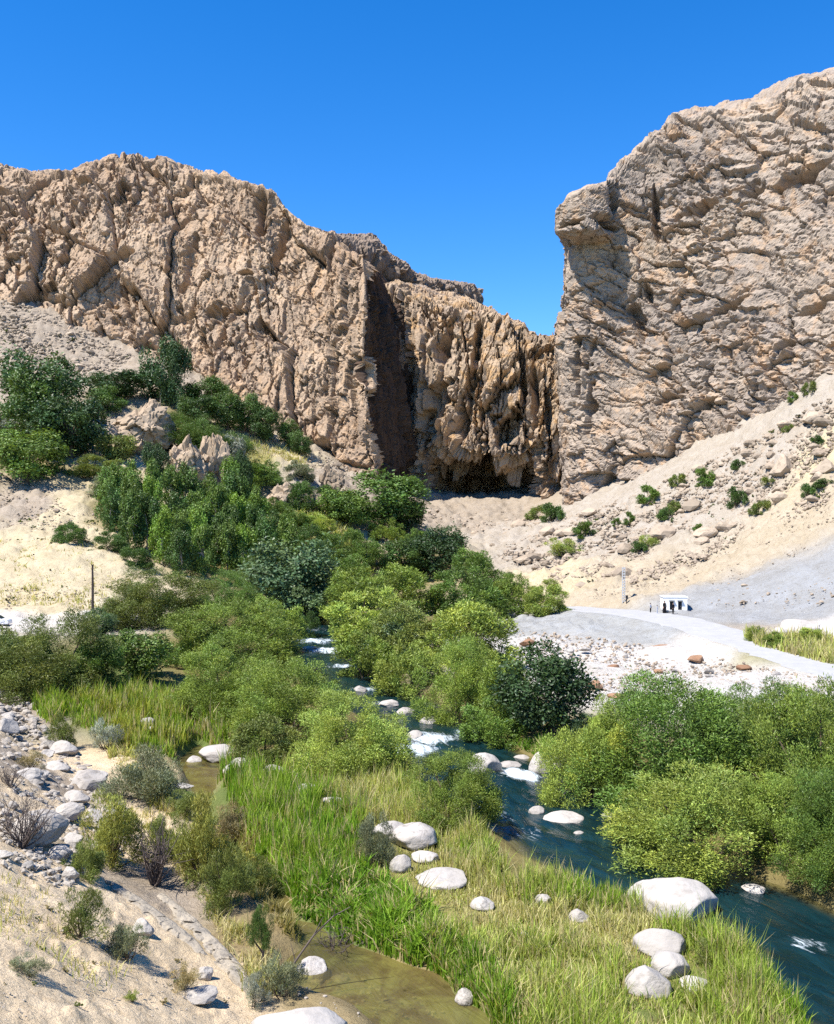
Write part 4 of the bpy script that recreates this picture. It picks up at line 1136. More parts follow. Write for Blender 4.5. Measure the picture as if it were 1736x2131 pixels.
# small pine like sapling with a bare dark stem
hs = ground_hit([(545, 2015)])[0]
e = link('sapling', None, (hs[0], hs[1], hs[2]), 0.4)
tag(e, 'slim young tree with bare dark stem at the side pool', 'tree')
hh = (2015 - 1895) / FPX * hs[1]
o = link('crown', PROTO['tam1'][0], (0, 0, hh * .40 * S), 0, (.95 * S, .95 * S, hh * .66 * S), parent=e); o.color = (*DEEP, 1)
tv, tf = join([tube([(0, 0, -.2), (.05, 0, hh * .3), (.0, .05, hh * .6), (.02, 0, hh * .8)], .05, .02), tube([(.04, 0, hh * .25), (-.25, .1, hh * .5), (-.3, .1, hh * .62)], .03, .012)])
link('trunk', mesh_np('trunk', tv, tf, M['twig'], True), (0, 0, 0), 0, parent=e)

# bare twig bushes
def twigs(name, px, py, top, wpx, label, n=26, seed=1, thick=.035):
    r = np.random.default_rng(seed)
    c = ground_hit([(px, py)])[0]; D = c[1]
    h = (py - top) / FPX * D; w = wpx / FPX * D * .5
    e = link(name, None, tuple(c)); tag(e, label, 'bush')
    main, fine = [], []
    for i in range(n):
        a = r.uniform(0, 6.28); q = r.random() ** .6
        tip = np.array([math.cos(a) * w * q, math.sin(a) * w * q, h * r.uniform(.55, 1.0) * (1 - .35 * q)])
        b0 = np.array([.06 * r.normal(), .06 * r.normal(), -.1])
        pth = limb(b0, tip, r, h * .06, 6)
        main.append(tube(pth, thick * r.uniform(.7, 1.2), thick * .25, 4))
        for _ in range(5):
            s0 = pth[r.integers(2, 6)]
            tp = s0 + np.array([r.normal() * .22, r.normal() * .22, abs(r.normal()) * .28]) * h
            fine.append(tube(limb(s0, tp, r, h * .03, 4), thick * .35, thick * .12, 3))
    for nm, pl in (('stem', main), ('twig', fine)):
        v, f = join(pl)
        link(nm, mesh_np(nm, v, f, M['twig'], True), parent=e)
    return e
twigs('dead_bush', 322, 1845, 1715, 120, 'blackened bare bush standing on the dark ledge', 22, 3, .05)
twigs('dead_bush', 45, 1760, 1650, 150, 'grey leafless bush sprawling over the big slope boulder', 34, 4, .03)
twigs('dead_bush', 20, 1640, 1590, 70, 'leafless twigs at the left edge of the rubble', 18, 5, .03)
twigs('dead_bush', 700, 1985, 1925, 130, 'bare dry twigs under the overhanging bank of the pool', 22, 6, .03)
twigs('dead_bush', 250, 1985, 1950, 70, 'leafless grey twigs beside the dry grey scrub', 18, 8, .025)
# leaning dead stalk by the pool
hs = ground_hit([(590, 2045)])[0]
L_ = [(0, 0, -.2), (.35, .1, .6), (.9, .2, 1.35), (1.5, .3, 1.9), (2.0, .35, 2.15)]
e = link('dead_branch', None, tuple(hs)); tag(e, 'long leaning dead branch over the side pool', 'branch')
v, f = tube(L_, .045, .012, 5); link('stem', mesh_np('stem', v, f, M['twig'], True), parent=e)
v, f = join([tube([(.9, .2, 1.35), (1.1, .2, 1.75), (1.2, .1, 1.95)], .02, .008, 4), tube([(1.5, .3, 1.9), (1.55, .2, 2.25)], .015, .006, 4), tube([(.35, .1, .6), (.2, .2, 1.1)], .02, .008, 4)])
link('twig', mesh_np('twig', v, f, M['twig'], True), parent=e)
# ------------------------------------------------------------------ rocks
def ico(sub):
    bm = bmesh.new(); bmesh.ops.create_icosphere(bm, subdivisions=sub, radius=1.0)
    v = np.array([q.co[:] for q in bm.verts]); f = np.array([[w.index for w in q.verts] for q in bm.faces]); bm.free()
    return v, f

def rock_mesh(name, sub, seed, mat, planes=12, rough=.06, cut=(.55, .95), smooth=False, flat=1.0, stretch=1.0, blocky=0.0):
    r = np.random.default_rng(seed)
    v, f = ico(sub)
    v = v * (1 + .18 * fbm(v * 1.3 + seed * 3.1, 3, seed))[:, None]
    for _ in range(planes):
        n = unit(r.normal(size=3)); d = r.uniform(*cut)
        s = v @ n - d
        v = v - np.maximum(s, 0)[:, None] * n * .92
    if blocky:
        n = unit(v)
        v = v + n * facets(v, seed + 50, .55, blocky, .5, blocky * .5, .15)[:, None]
        v = v + n * facets(v, seed + 60, .22, blocky * .45, .5)[:, None]
    v = v + unit(v) * (rough * fbm(v * 4 + seed, 4, seed + 9))[:, None]
    v = v * np.array([stretch, 1, flat])
    v /= (v.max(0) - v.min(0))[None] * np.array([1 / 1, 1, 1])        # unit box
    v[:, 2] -= v[:, 2].min()
    v[:, :2] *= (1.20 - .42 * v[:, 2:3])
    return mesh_np(name, v / S, f, mat, smooth)

ROUND = [rock_mesh('boulder', 4, 10 + i, M['boulder'], 7, .045, (.64, .97), True) for i in range(5)]
ANG = [rock_mesh('rock', 3, 20 + i, M['boulder'], 16, .07, (.45, .85)) for i in range(5)]
SMALL = [rock_mesh('rock', 2, 30 + i, M['boulder'], 12, .08, (.5, .9)) for i in range(5)]
BROWN = [rock_mesh('rock', 3, 40 + i, M['brown_rock'], 14, .07, (.45, .85)) for i in range(3)]

_rc = [0]
ROCKS = []
def rocks(rows, name='boulder', cat='rock', meshes=None, group=None, tintf=None):
    """rows: (px, base_py, top_py, width_px, label)"""
    hits = ground_hit([(q[0], q[1]) for q in rows])
    out = []
    for q, c in zip(rows, hits):
        _rc[0] += 1
        rr = random.Random(_rc[0] * 13)
        D = c[1]; w = q[3] / FPX * D; h = .72 * (q[1] - q[2]) / FPX * D
        ms = meshes or ROUND
        z = c[2]
        dvv = poly_dist(np.array([c[0]]), np.array([c[1]]), [tuple(k) for k in RIVER])[0][0]
        if dvv < RIVER_W: z = max(z, zr(c[1]) - .12)
        o = link(name, rr.choice(ms), (c[0], c[1], z - h * .30), rr.uniform(-.5, .5), (w * S, w * S * rr.uniform(.7, 1.0), h * 1.4 * S))
        if len(q) > 5: o.rotation_euler = (0, q[5], rr.uniform(-.3, .3))
        t = rr.uniform(.88, 1.12) if tintf is None else tintf(rr)
        o.color = (t, t, t, 1) if c[1] < 75 or (q[1] > 1265) else (t * 1.0, t * .87, t * .72, 1)
        tag(o, q[4], cat, group)
        if w > .5 and c[1] < 75: ROCKS.append((c[0], c[1], w * .5))
        out.append(o)
    return out

# boulders that one can point to
rocks([
 (1415, 1925, 1835, 165, 'largest white boulder, smooth and twin humped, at the grass edge by the river'),
 (1350, 1908, 1842, 90, 'small white hump joined to the left of the largest boulder'),
 (1375, 1980, 1920, 112, 'white boulder directly below the largest one in the grass'),
 (1395, 2025, 1968, 84, 'upright grey white boulder, upper of the twin boulders low in the grass'),
 (1350, 2064, 1996, 96, 'lower left of the twin boulders low in the grass'),
 (1445, 2055, 2025, 60, 'low pale stone right of the twin boulders'),
 (862, 1758, 1700, 100, 'round white boulder left of the river bend'),
 (812, 1738, 1702, 76, 'flat white slab left of the round boulder by the bend'),
 (885, 1790, 1765, 60, 'greyish stone just below the round boulder by the bend'),
 (925, 1835, 1808, 110, 'long flat pale slab in the yellow grass'),
 (835, 1810, 1770, 50, 'tilted pale stone left of the long flat slab'),
 (1005, 1888, 1860, 50, 'pale stone in the middle of the yellow grass'),
 (1130, 1880, 1855, 40, 'small round stone hidden in grass near the river edge'),
 (1205, 1915, 1885, 44, 'small pale stone between the grass stone and the largest boulder'),
 (1092, 1950, 1935, 22, 'tiny white stone low in the yellow grass'),
 (692, 1672, 1655, 54, 'flat pale rock at the top of the tall green grass'),
 (640, 1648, 1625, 46, 'blunt pale rock left of the flat one at the grass top'),
 (1008, 1626, 1572, 78, 'square cream boulder standing in mid river above the weir'),
 (1125, 1625, 1570, 46, 'upright pale boulder on the right side of the small weir'),
 (1160, 1600, 1555, 44, 'pinkish boulder under the yellow willow by the weir'),
 (1085, 1590, 1565, 44, 'dark wet stone at the right bank above the weir'),
 (1063, 1612, 1598, 48, 'brown submerged rock between the weir boulders'),
 (1165, 1672, 1658, 52, 'thin flat rock in the river below the weir'),
 (1118, 1715, 1692, 36, 'peaked stone rising from the river at the bend'),
 (1175, 1728, 1708, 84, 'long low rock beside the peaked river stone'),
 (1205, 1760, 1748, 24, 'little brown stone in the river below the long low rock'),
 (1265, 1722, 1712, 34, 'low brown stone at the right bank shade'),
 (1568, 1880, 1862, 50, 'lone flat stone in the river at the right'),
 (865, 1552, 1530, 34, 'brown rock splitting the white rapids'),
 (650, 2030, 1985, 72, 'round cream boulder in the side pool'),
 (708, 2040, 2025, 40, 'small flat stone right of the cream pool boulder'),
 (660, 2044, 2032, 32, 'sunken stone in front of the cream pool boulder'),
 (968, 2085, 2050, 38, 'rounded stone at the grassy corner of the pool'),
 (625, 2180, 2082, 215, 'big flat white boulder cut by the bottom edge'),
 (455, 1580, 1540, 86, 'dark sided slab rock at the upper small pool'),
 (500, 1600, 1570, 44, 'pale block right of the slab at the upper pool'),
 (480, 1608, 1585, 30, 'little block below the slab at the upper pool'),
 (405, 1592, 1568, 36, 'pale stone left of the slab at the upper pool'),
 (570, 1608, 1585, 50, 'white stone under the low olive bush'),
 (640, 1598, 1555, 44, 'upright white stone at the foot of the broad round willow'),
 (615, 1615, 1602, 30, 'small flat stone beside the upright white stone'),
 (308, 1508, 1488, 34, 'upper white rock in the reed bed'),
 (312, 1525, 1508, 40, 'lower white rock in the reed bed'),
 (435, 1505, 1488, 28, 'white stone at the right end of the reed bed'),
 (330, 1570, 1556, 24, 'white pebble like rock at the reed bed foot'),
 (810, 1485, 1465, 44, 'pale stone on the right bank beside the narrow white water', ),
 (845, 1500, 1482, 40, 'second pale stone down the right bank from the narrow white water'),
 (895, 1520, 1500, 44, 'third pale stone down the right bank under the tall bright willow'),
 (750, 1452, 1436, 30, 'stone at the right bank below the willow closest to the white water'),
 (645, 1362, 1352, 34, 'stone ledge in the narrow white water'),
 (1010, 1275, 1258, 36, 'white rock at the start of the road bank'),
 (1060, 1285, 1268, 34, 'pale rock at the left end of the grey road bank'),
], 'boulder', 'rock')
rocks([
 (1655, 1320, 1280, 90, 'big pale slab rock with a dark foot beside the road'),
 (1620, 1325, 1300, 40, 'angular rock left of the big pale roadside slab'),
 (1375, 1118, 1085, 60, 'largest angular block on the talus above the hut'),
 (1465, 1120, 1090, 55, 'angular block on the talus right of the largest one'),
 (1720, 985, 945, 60, 'dark shadowed block on the talus at the right edge'),
 (1630, 985, 930, 50, 'tall angular rock standing on the upper talus'),
 (1690, 880, 850, 50, 'angular rock high on the talus by the right edge'),
], 'rock', 'rock', ANG)
# brown rocks on the gravel flat
rocks([(1100, 1342, 1325, 34, 'reddish brown rock at the left end of the gravel flat'), (1548, 1393, 1380, 32, 'brown lens shaped rock alone on the right of the gravel flat'), (1278, 1392, 1380, 26, 'brown rock left of the middle of the gravel flat'),
       (1450, 1378, 1360, 42, 'reddish flat rock in the middle of the gravel flat'), (1285, 1452, 1440, 44, 'brown rock just above the biggest willows'), (1238, 1435, 1408, 34, 'upright brown rock beside the black green round tree'),
       (1370, 1400, 1390, 20, 'small brown rock on the gravel flat'), (1380, 1348, 1340, 40, 'dark flat stones at the road bank foot')], 'brown_rock', 'rock', BROWN)
# boulders of the near slope
rocks([
 (75, 1755, 1665, 125, 'big grey white boulder on the sandy slope under the leafless bush'),
 (140, 1705, 1660, 70, 'white rock touching the top of the big slope boulder'),
 (180, 1640, 1592, 80, 'grey boulder with dark underside on the slope edge'),
 (15, 1450, 1420, 60, 'rock at the left edge at the top of the slope'),
 (10, 1525, 1485, 50, 'pale rock at the left edge on the upper slope'),
 (130, 1570, 1535, 60, 'rock near the top of the slope edge'),
 (115, 1605, 1580, 60, 'flat white rock above the grey boulder with dark underside'),
 (60, 1625, 1590, 70, 'low pale rock in the middle of the slope rubble'),
 (155, 1670, 1640, 60, 'rock below the grey boulder with dark underside'),
 (120, 1790, 1750, 56, 'block below the right of the big slope boulder'),
 (150, 1760, 1725, 50, 'block right of the big slope boulder'),
 (145, 1830, 1795, 44, 'lowest block of the boulder pile'),
 (215, 1765, 1725, 54, 'pale rock inside the yellow green tamarisk'),
 (295, 1945, 1905, 50, 'white stone behind the dry grey scrub'),
 (245, 1975, 1955, 24, 'small white block on the sand'),
 (425, 2035, 2005, 34, 'small white stone near the lower end of the ledge'),
 (410, 2078, 2055, 80, 'flat sandy rock left of the bottom white boulder'),
 (375, 1640, 1625, 60, 'flat pale rock by the upper small pool'),
], 'boulder', 'rock', ANG)

# generic rocks: the large ones singly, the rest as scree
def scatter(poly, n, seed, bias=1.0):
    r = np.random.default_rng(seed); out = []
    poly = np.array(poly, float)
    x0, y0 = poly.min(0); x1, y1 = poly.max(0)
    while len(out) < n:
        q = np.stack([r.uniform(x0, x1, 400), y0 + (y1 - y0) * r.random(400) ** bias], 1)
        ins = np.zeros(400, bool); j = len(poly) - 1
        for i in range(len(poly)):
            xi, yi = poly[i]; xj, yj = poly[j]
            ins ^= ((yi > q[:, 1]) != (yj > q[:, 1])) & (q[:, 0] < (xj - xi) * (q[:, 1] - yi) / (yj - yi + 1e-9) + xi); j = i
        out += [tuple(k) for k in q[ins]]
    return out[:n]
TALUS_P = [(1000, 1075), (1100, 1085), (1200, 1075), (1320, 1030), (1450, 970), (1600, 900), (1736, 820), (1736, 1040), (1600, 1090), (1400, 1200), (1200, 1230), (1100, 1180), (980, 1120)]
LRUB_P = [(0, 615), (120, 660), (280, 740), (260, 800), (200, 790), (100, 760), (0, 800)]
LHILL_P = [(0, 1000), (150, 1010), (160, 1110), (0, 1130)]
GRAV_P = [(1070, 1310), (1250, 1330), (1400, 1350), (1600, 1390), (1736, 1415), (1736, 1440), (1500, 1440), (1230, 1450), (1100, 1390)]
SLOPE_P = [(0, 1430), (60, 1450), (200, 1610), (300, 1740), (230, 1790), (130, 1850), (0, 1800)]
def many(poly, n, seed, wlo, whi, label, group, ms=None, bias=1.0, name='rock', tint=1.0):
    pts = scatter(poly, n, seed, bias); r = random.Random(seed)
    rows = []
    for (x, y) in pts:
        w = wlo + (whi - wlo) * r.random() ** 2.2
        rows.append((x, y, y - w * r.uniform(.4, .75), w, label))
    rocks(rows, name, 'rock', ms or SMALL, group, lambda q: tint * q.uniform(.62, 1.05))
many(TALUS_P, 100, 1, 12, 46, 'pale angular rock strewn over the talus under the right cliff', 'rocks on the right talus')
many(LRUB_P, 36, 2, 9, 24, 'pale block in the rubble fan below the left cliff', 'rocks in the left rubble fan')
many(LHILL_P, 14, 3, 6, 16, 'small rock on the cream slope at the left edge', 'rocks on the cream slope')
many(GRAV_P, 34, 4, 7, 24, 'pale stone on the gravel flat beside the road', 'stones on the gravel flat', tint=.9)
many(SLOPE_P, 48, 5, 12, 44, 'pale angular stone in the rubble of the near sandy slope', 'stones on the near slope', ANG)
many([(880, 1050), (1080, 1070), (1040, 1140), (930, 1100)], 18, 6, 8, 18, 'pale rock on the scree below the cave', 'rocks below the cave')
many([(1480, 1160), (1736, 1150), (1736, 1260), (1500, 1260)], 16, 7, 6, 20, 'pale stone lying on the grey scree above the road', 'stones on the grey scree')
many([(560, 880), (760, 980), (700, 1090), (620, 1070), (640, 960)], 24, 8, 8, 24, 'tan rock on the slope between the outcrops and the gorge', 'rocks below the left cliff', tint=.8)

# uncountable small stones, joined
def scree(polys, label, seed, name='scree', mat='boulder', szm=1.0):
    r = np.random.default_rng(seed)
    bv, bf = ico(1)
    vs, fs, o = [], [], 0
    for poly, n, lo, hi in polys:
        c = ground_hit(scatter(poly, n, seed + len(vs) % 97))
        for q in c:
            D = q[1]; w = (lo + (hi - lo) * r.random() ** 2) / FPX * D * szm
            v = bv * (1 + .3 * r.normal(size=(len(bv), 1)).clip(-1, 1)) * np.array([w * .5, w * .5 * r.uniform(.6, 1), w * .35])
            vs.append(v + q + np.array([0, 0, w * .1])); fs.append(bf + o); o += len(bv)
    ob = link(name, mesh_np(name, np.concatenate(vs), np.concatenate(fs), M[mat]))
    ob.color = (.92, .80, .66, 1) if name == 'scree' else (.88, .85, .80, 1)
    return tag(ob, label, kind='stuff')
scree([(TALUS_P, 4600, 3, 14), ([(1100, 1090), (1300, 1060), (1500, 1000), (1736, 900), (1736, 1090), (1500, 1190), (1250, 1245), (1150, 1230)], 2000, 2, 7), ([(0, 1005), (150, 1015), (300, 1190), (200, 1260), (0, 1270)], 700, 2, 6), (LRUB_P, 2200, 3, 12), (LHILL_P, 450, 2, 6), (GRAV_P, 1700, 2, 9), ([(1480, 1150), (1736, 1130), (1736, 1270), (1480, 1262)], 260, 2, 6), ([(880, 1050), (1080, 1070), (1080, 1180), (930, 1120)], 350, 3, 8),
       ([(560, 880), (760, 980), (700, 1090), (620, 1070), (640, 960)], 350, 3, 9)], 'loose small stones covering the slopes', 21)
scree([(SLOPE_P, 1300, 5, 22), ([(0, 1820), (150, 1860), (400, 1960), (520, 2110), (300, 2131), (0, 2131)], 600, 2, 7), ([(560, 1990), (800, 2040), (950, 2120), (640, 2125)], 120, 4, 14)], 'pebbles and grit on the near sandy slope', 22, 'pebbles')

# outcrops: big single rocks on the left hillside
def outcrop(px, base, top, wpx, label, seed, deep=.8, rz=0.0, shade=1.0, planes=14, cut=(.5, .9)):
    c = ground_hit([(px, base)])[0]; D = c[1]; w = wpx / FPX * D; h = (base - top) / FPX * D
    me = rock_mesh('rock_outcrop', 6, seed, M['outcrop'], planes, .05, cut, False, blocky=.085)
    o = link('rock_outcrop', me, (c[0], c[1] + w * .25, c[2] - h * .15), rz, (w * S, w * deep * S, h * 1.18 * S))
    o.color = (shade, shade, shade, 1)
    return tag(o, label, 'rock')
outcrop(285, 945, 826, 145, 'flat topped rock outcrop among the trees on the left hillside', 203, .9)
outcrop(385, 1022, 905, 90, 'left half of the split rock outcrop, a pale upright block', 207, .9)
outcrop(438, 1025, 903, 85, 'right half of the split rock outcrop with an orange foot', 211, .9)
outcrop(590, 1062, 1003, 90, 'triangular tan rock below the straw coloured slope', 215, .8)
outcrop(690, 1030, 965, 60, 'dark cleft rock left of the wide spreading tree', 219, .8, 0, .75)
outcrop(655, 1065, 1025, 70, 'low tan rock right of the triangular one', 223, .8)

# eroded rock ledges running down the near slope
def ledge(p0, p1, wpx, hpx, label, seed):
    n = 60; r = np.random.default_rng(seed)
    px = np.stack([np.linspace(p0[0], p1[0], n), np.linspace(p0[1], p1[1], n)], 1)
    c = ground_hit(px); D = c[:, 1].mean()
    w = wpx / FPX * D; h = .62 * hpx / FPX * D
    prof = np.array([(-.5, -.6), (-.5, .3), (-.46, .75), (-.3, .95), (-.1, 1.0), (.15, 1.0), (.36, .92), (.46, .7), (.5, .2), (.5, -.6)])
    tg = unit(np.gradient(c[:, :2], axis=0)); nn = np.stack([tg[:, 1], -tg[:, 0]], 1)
    m = 5
    pf = np.stack([np.interp(np.linspace(0, 9, 46), np.arange(10), prof[:, k]) for k in (0, 1)], 1)
    endk = np.sin(np.linspace(0.03, 3.11, n)) ** .35
    V = np.zeros((n, len(pf), 3))
    V[:, :, :2] = c[:, None, :2] + nn[:, None] * (pf[None, :, 0:1] * w * endk[:, None, None])
    V[:, :, 2] = c[:, None, 2] + pf[None, :, 1] * h * endk[:, None]
    V = np.repeat(V, 1, axis=0)
    # refine along
    t = np.linspace(0, n - 1, n * 4)
    V = np.stack([np.stack([np.interp(t, np.arange(n), V[:, j, k]) for k in range(3)], 1) for j in range(len(pf))], 1)
    v = V.reshape(-1, 3)
    q = v * np.array([1, .35, 1])
    d = .8 * h * fbm(v * .6, 4, seed) + .5 * h * fbm(v * 2.2, 3, seed + 1) + facets(v, seed + 8, .45, .15 * h, .25)
    v = v + np.stack([nn[0, 0] * d, nn[0, 1] * d, .6 * d], 1)
    o = link('rock_ledge', mesh_np('rock_ledge', v, grid_faces(n * 4, len(pf)), M['ledge']))
    return tag(o, label, 'rock')
ledge((215, 1835), (430, 1995), 34, 26, 'upper grey rock ledge slanting down the sandy slope', 61)
ledge((330, 1860), (545, 2085), 36, 24, 'lower dark rock ledge slanting towards the side pool', 71)
# ------------------------------------------------------------------ grass and reeds
def inpoly(q, poly):
    poly = np.array(poly, float); ins = np.zeros(len(q), bool); j = len(poly) - 1
    for i in range(len(poly)):
        xi, yi = poly[i]; xj, yj = poly[j]
        ins ^= ((yi > q[:, 1]) != (yj > q[:, 1])) & (q[:, 0] < (xj - xi) * (q[:, 1] - yi) / (yj - yi + 1e-9) + xi); j = i
    return ins

def grass(name, label, zones, seed):
    """zones: (pixel polygon outlining the patch on the ground, blades, height, width, colours, spread)"""
    r = np.random.default_rng(seed)
    V, F, Cc, off = [], [], [], 0
    for poly, n, ht, wd, cols, lean in zones:
        g = ground_hit(poly)[:, :2]
        x0, y0 = g.min(0); x1, y1 = g.max(0)
        q = np.zeros((0, 2))
        while len(q) < n:
            # blades gather in tufts
            cpt = np.stack([r.uniform(x0, x1, 3000), r.uniform(y0, y1, 3000)], 1)
            cpt = cpt[inpoly(cpt, g)]
            if not len(cpt): continue
            k = np.repeat(cpt, 22, axis=0) + r.normal(0, .13, (len(cpt) * 22, 2))
            tf_ = np.repeat(np.stack([r.uniform(.45, 1.35, len(cpt)), r.uniform(0, 6.28, len(cpt)), r.random(len(cpt))], 1), 22, axis=0)
            q = np.concatenate([q, k]); TF = tf_ if len(q) == len(k) else np.concatenate([TF, tf_])
        ids = r.permutation(len(q))[:n]; q = q[ids]; TF = TF[ids]
        z = terr(q[:, 0], q[:, 1])
        dv_, _ = poly_dist(q[:, 0], q[:, 1], [tuple(k) for k in RIVER])
        db_, _ = poly_dist(q[:, 0], q[:, 1], [tuple(k) for k in BROOK])
        ok = (z > zr(q[:, 1]) + .12) & ~((db_ < 2.2) & (z < .36))
        thin = fbm(np.stack([q[:, 0], q[:, 1], 0 * z], 1) * .9, 3, seed + 25)
        ok &= (thin > -.28) | (r.random(len(q)) < .25)
        q = q[ok]; z = z[ok]; TF = TF[ok]; m = len(q)
        p3 = np.stack([q[:, 0], q[:, 1], 0 * z], 1)
        patch = fbm(p3 * .45, 3, seed + 5)
        fine = fbm(p3 * 1.6, 2, seed + 15)
        h = ht * r.uniform(.4, 1.2, m) * np.clip(1 + .8 * patch + .7 * fine, .25, 2.2) * TF[:, 0]
        for (rx0, ry0, rr0) in ROCKS:
            ds = np.hypot(q[:, 0] - rx0, q[:, 1] - ry0) / rr0
            fr = np.hypot(q[:, 0] - rx0, q[:, 1] - ry0 + rr0 * 1.2) / rr0
            h = np.where(ds < .9, .01, np.where(fr < 1.3, h * .35, h))
        a = TF[:, 1] + r.normal(0, 1.0, m); le = 1.35 * lean * r.random(m) ** 1.5 * h
        dx = np.cos(a) * le; dy = np.sin(a) * le
        sa = r.uniform(0, 6.28, m); sx = np.cos(sa) * wd * .5; sy = np.sin(sa) * wd * .5
        b = np.stack([q[:, 0], q[:, 1], z - .04], 1)
        mid = b + np.stack([dx * .35, dy * .35, h * .55], 1)
        tip = b + np.stack([dx, dy, h * (1 - .3 * lean * r.random(m))], 1)
        s = np.stack([sx, sy, 0 * sx], 1)
        v = np.stack([b - s, b + s, mid + s * .8, tip, mid - s * .8], 1).reshape(-1, 3)
        i0 = np.arange(m)[:, None] * 5 + off
        F.append(np.concatenate([i0 + np.array([[0, 1, 2]]), i0 + np.array([[0, 2, 4]]), i0 + np.array([[4, 2, 3]])], 0))
        cols_a = np.array(cols)
        pick = np.clip(((patch * 1.3 + .5 + .35 * r.normal(size=m)) * len(cols_a)).astype(int), 0, len(cols_a) - 1)
        cc = cols_a[pick] * r.uniform(.72, 1.25, (m, 1))
        dead = (TF[:, 2] < .14) | (r.random(m) < .10)
        cc = np.where(dead[:, None], np.array([.50, .43, .22]) * r.uniform(.7, 1.2, (m, 1)), cc * (.8 + .4 * ((TF[:, 2] * 7) % 1))[:, None])
        Cc.append(np.repeat(cc, 5, axis=0)); V.append(v); off += m * 5
    o = link(name, mesh_np(name, np.concatenate(V), np.concatenate(F), M['grass'], False, np.concatenate(Cc)))
    return tag(o, label, kind='stuff')

GG = [(.19, .31, .028), (.25, .36, .045), (.34, .42, .08)]
GY = [(.38, .45, .10), (.52, .52, .18), (.64, .59, .30), (.43, .49, .11)]
GS = [(.60, .54, .29), (.52, .47, .22), (.42, .43, .13)]
GD = [(.12, .24, .02), (.16, .30, .028), (.21, .34, .035)]
grass('grass', 'tall bright green and straw coloured grass on the river bank', [
 ([(455, 1620), (620, 1620), (760, 1700), (740, 1830), (620, 1900), (540, 1830), (500, 1720)], 24000, .95, .045, [(.15, .29, .022), (.19, .33, .03), (.26, .38, .045)], .35),
 ([(540, 1830), (740, 1800), (900, 1900), (940, 2050), (860, 2050), (700, 1980), (640, 1940)], 20000, .62, .06, GD, .8),
 ([(640, 1620), (860, 1640), (1000, 1730), (1040, 1830), (1000, 1900), (800, 1840), (740, 1740)], 18000, .60, .036, GY + GS, .5),
 ([(1000, 1830), (1090, 1845), (1260, 1855), (1400, 1875), (1480, 1940), (1300, 2000), (1000, 1950), (900, 1850)], 20000, .50, .034, GS + GY[1:3] + GS, .6),
 ([(1030, 1845), (1090, 1850), (1270, 1865), (1370, 1885), (1330, 1905), (1100, 1890)], 9000, .85, .036, GG + GY[:1], .4),
 ([(920, 1930), (1300, 1990), (1500, 1950), (1570, 2000), (1630, 2110), (1690, 2250), (1000, 2250), (930, 2060)], 38000, .72, .034, GY + GG, .55),
 ([(1470, 1935), (1550, 1975), (1620, 2080), (1680, 2160), (1560, 2131), (1480, 2010)], 11000, .85, .036, GG, .4),
 ([(880, 1960), (1000, 1990), (1080, 2131), (1080, 2220), (990, 2200), (960, 2090)], 11000, .80, .05, GD + GG, .5),
 ([(960, 1730), (1020, 1760), (1050, 1810), (1010, 1830), (970, 1790)], 5000, .8, .036, GG + GY, .5),
 ([(1060, 1545), (1150, 1555), (1150, 1580), (1070, 1570)], 2500, .7, .05, GD, .5),
 ([(500, 1690), (545, 1800), (600, 1900), (640, 1960), (600, 1960), (540, 1880), (480, 1780)], 9000, .55, .04, [(.28, .24, .09), (.24, .24, .06), (.36, .30, .13)], .7),
 ([(560, 1600), (900, 1620), (960, 1700), (860, 1740), (700, 1690)], 9000, .9, .036, GG + GY, .4),
], 31)
grass('reeds', 'bed of bright green reeds between the left bank bushes', [
 ([(130, 1400), (260, 1440), (400, 1480), (480, 1520), (460, 1570), (330, 1580), (240, 1550), (150, 1500)], 24000, 1.0, .07, GG + [(.30, .33, .05)], .35),
 ([(0, 1390), (80, 1410), (140, 1490), (110, 1510), (40, 1440), (0, 1425)], 9000, .9, .07, GD + GG, .4),
 ([(230, 1440), (480, 1450), (560, 1540), (480, 1560), (330, 1500)], 10000, 1.0, .07, GG, .35),
], 32)
grass('roadside_grass', 'yellow green grass strip along the right end of the road', [
 ([(1550, 1325), (1736, 1335), (1736, 1385), (1660, 1365), (1580, 1345)], 7000, .9, .10, GY + GS, .5),
], 33)
grass('dry_grass', 'sparse dry straw tufts on the slopes', [
 ([(300, 1690), (400, 1780), (480, 1900), (420, 1870), (330, 1780)], 3500, .45, .04, GS, .6),
 ([(440, 1900), (560, 1980), (600, 2050), (540, 2080), (480, 1990)], 2500, .5, .04, GS, .6),
 ([(0, 1820), (150, 1880), (300, 2000), (200, 2060), (0, 1960)], 1200, .3, .03, GS, .8),
 ([(520, 910), (640, 940), (640, 985), (540, 990), (490, 950)], 3500, .9, .16, GS, .6),
 ([(0, 1130), (200, 1130), (300, 1200), (200, 1270), (0, 1260)], 3500, .5, .12, GS, .7),
 ([(600, 1060), (720, 1080), (760, 1150), (660, 1160)], 5000, .9, .18, GY, .6),
 ([(210, 1490), (300, 1600), (420, 1760), (330, 1690), (230, 1580)], 3500, .5, .05, GS, .6),
], 34)

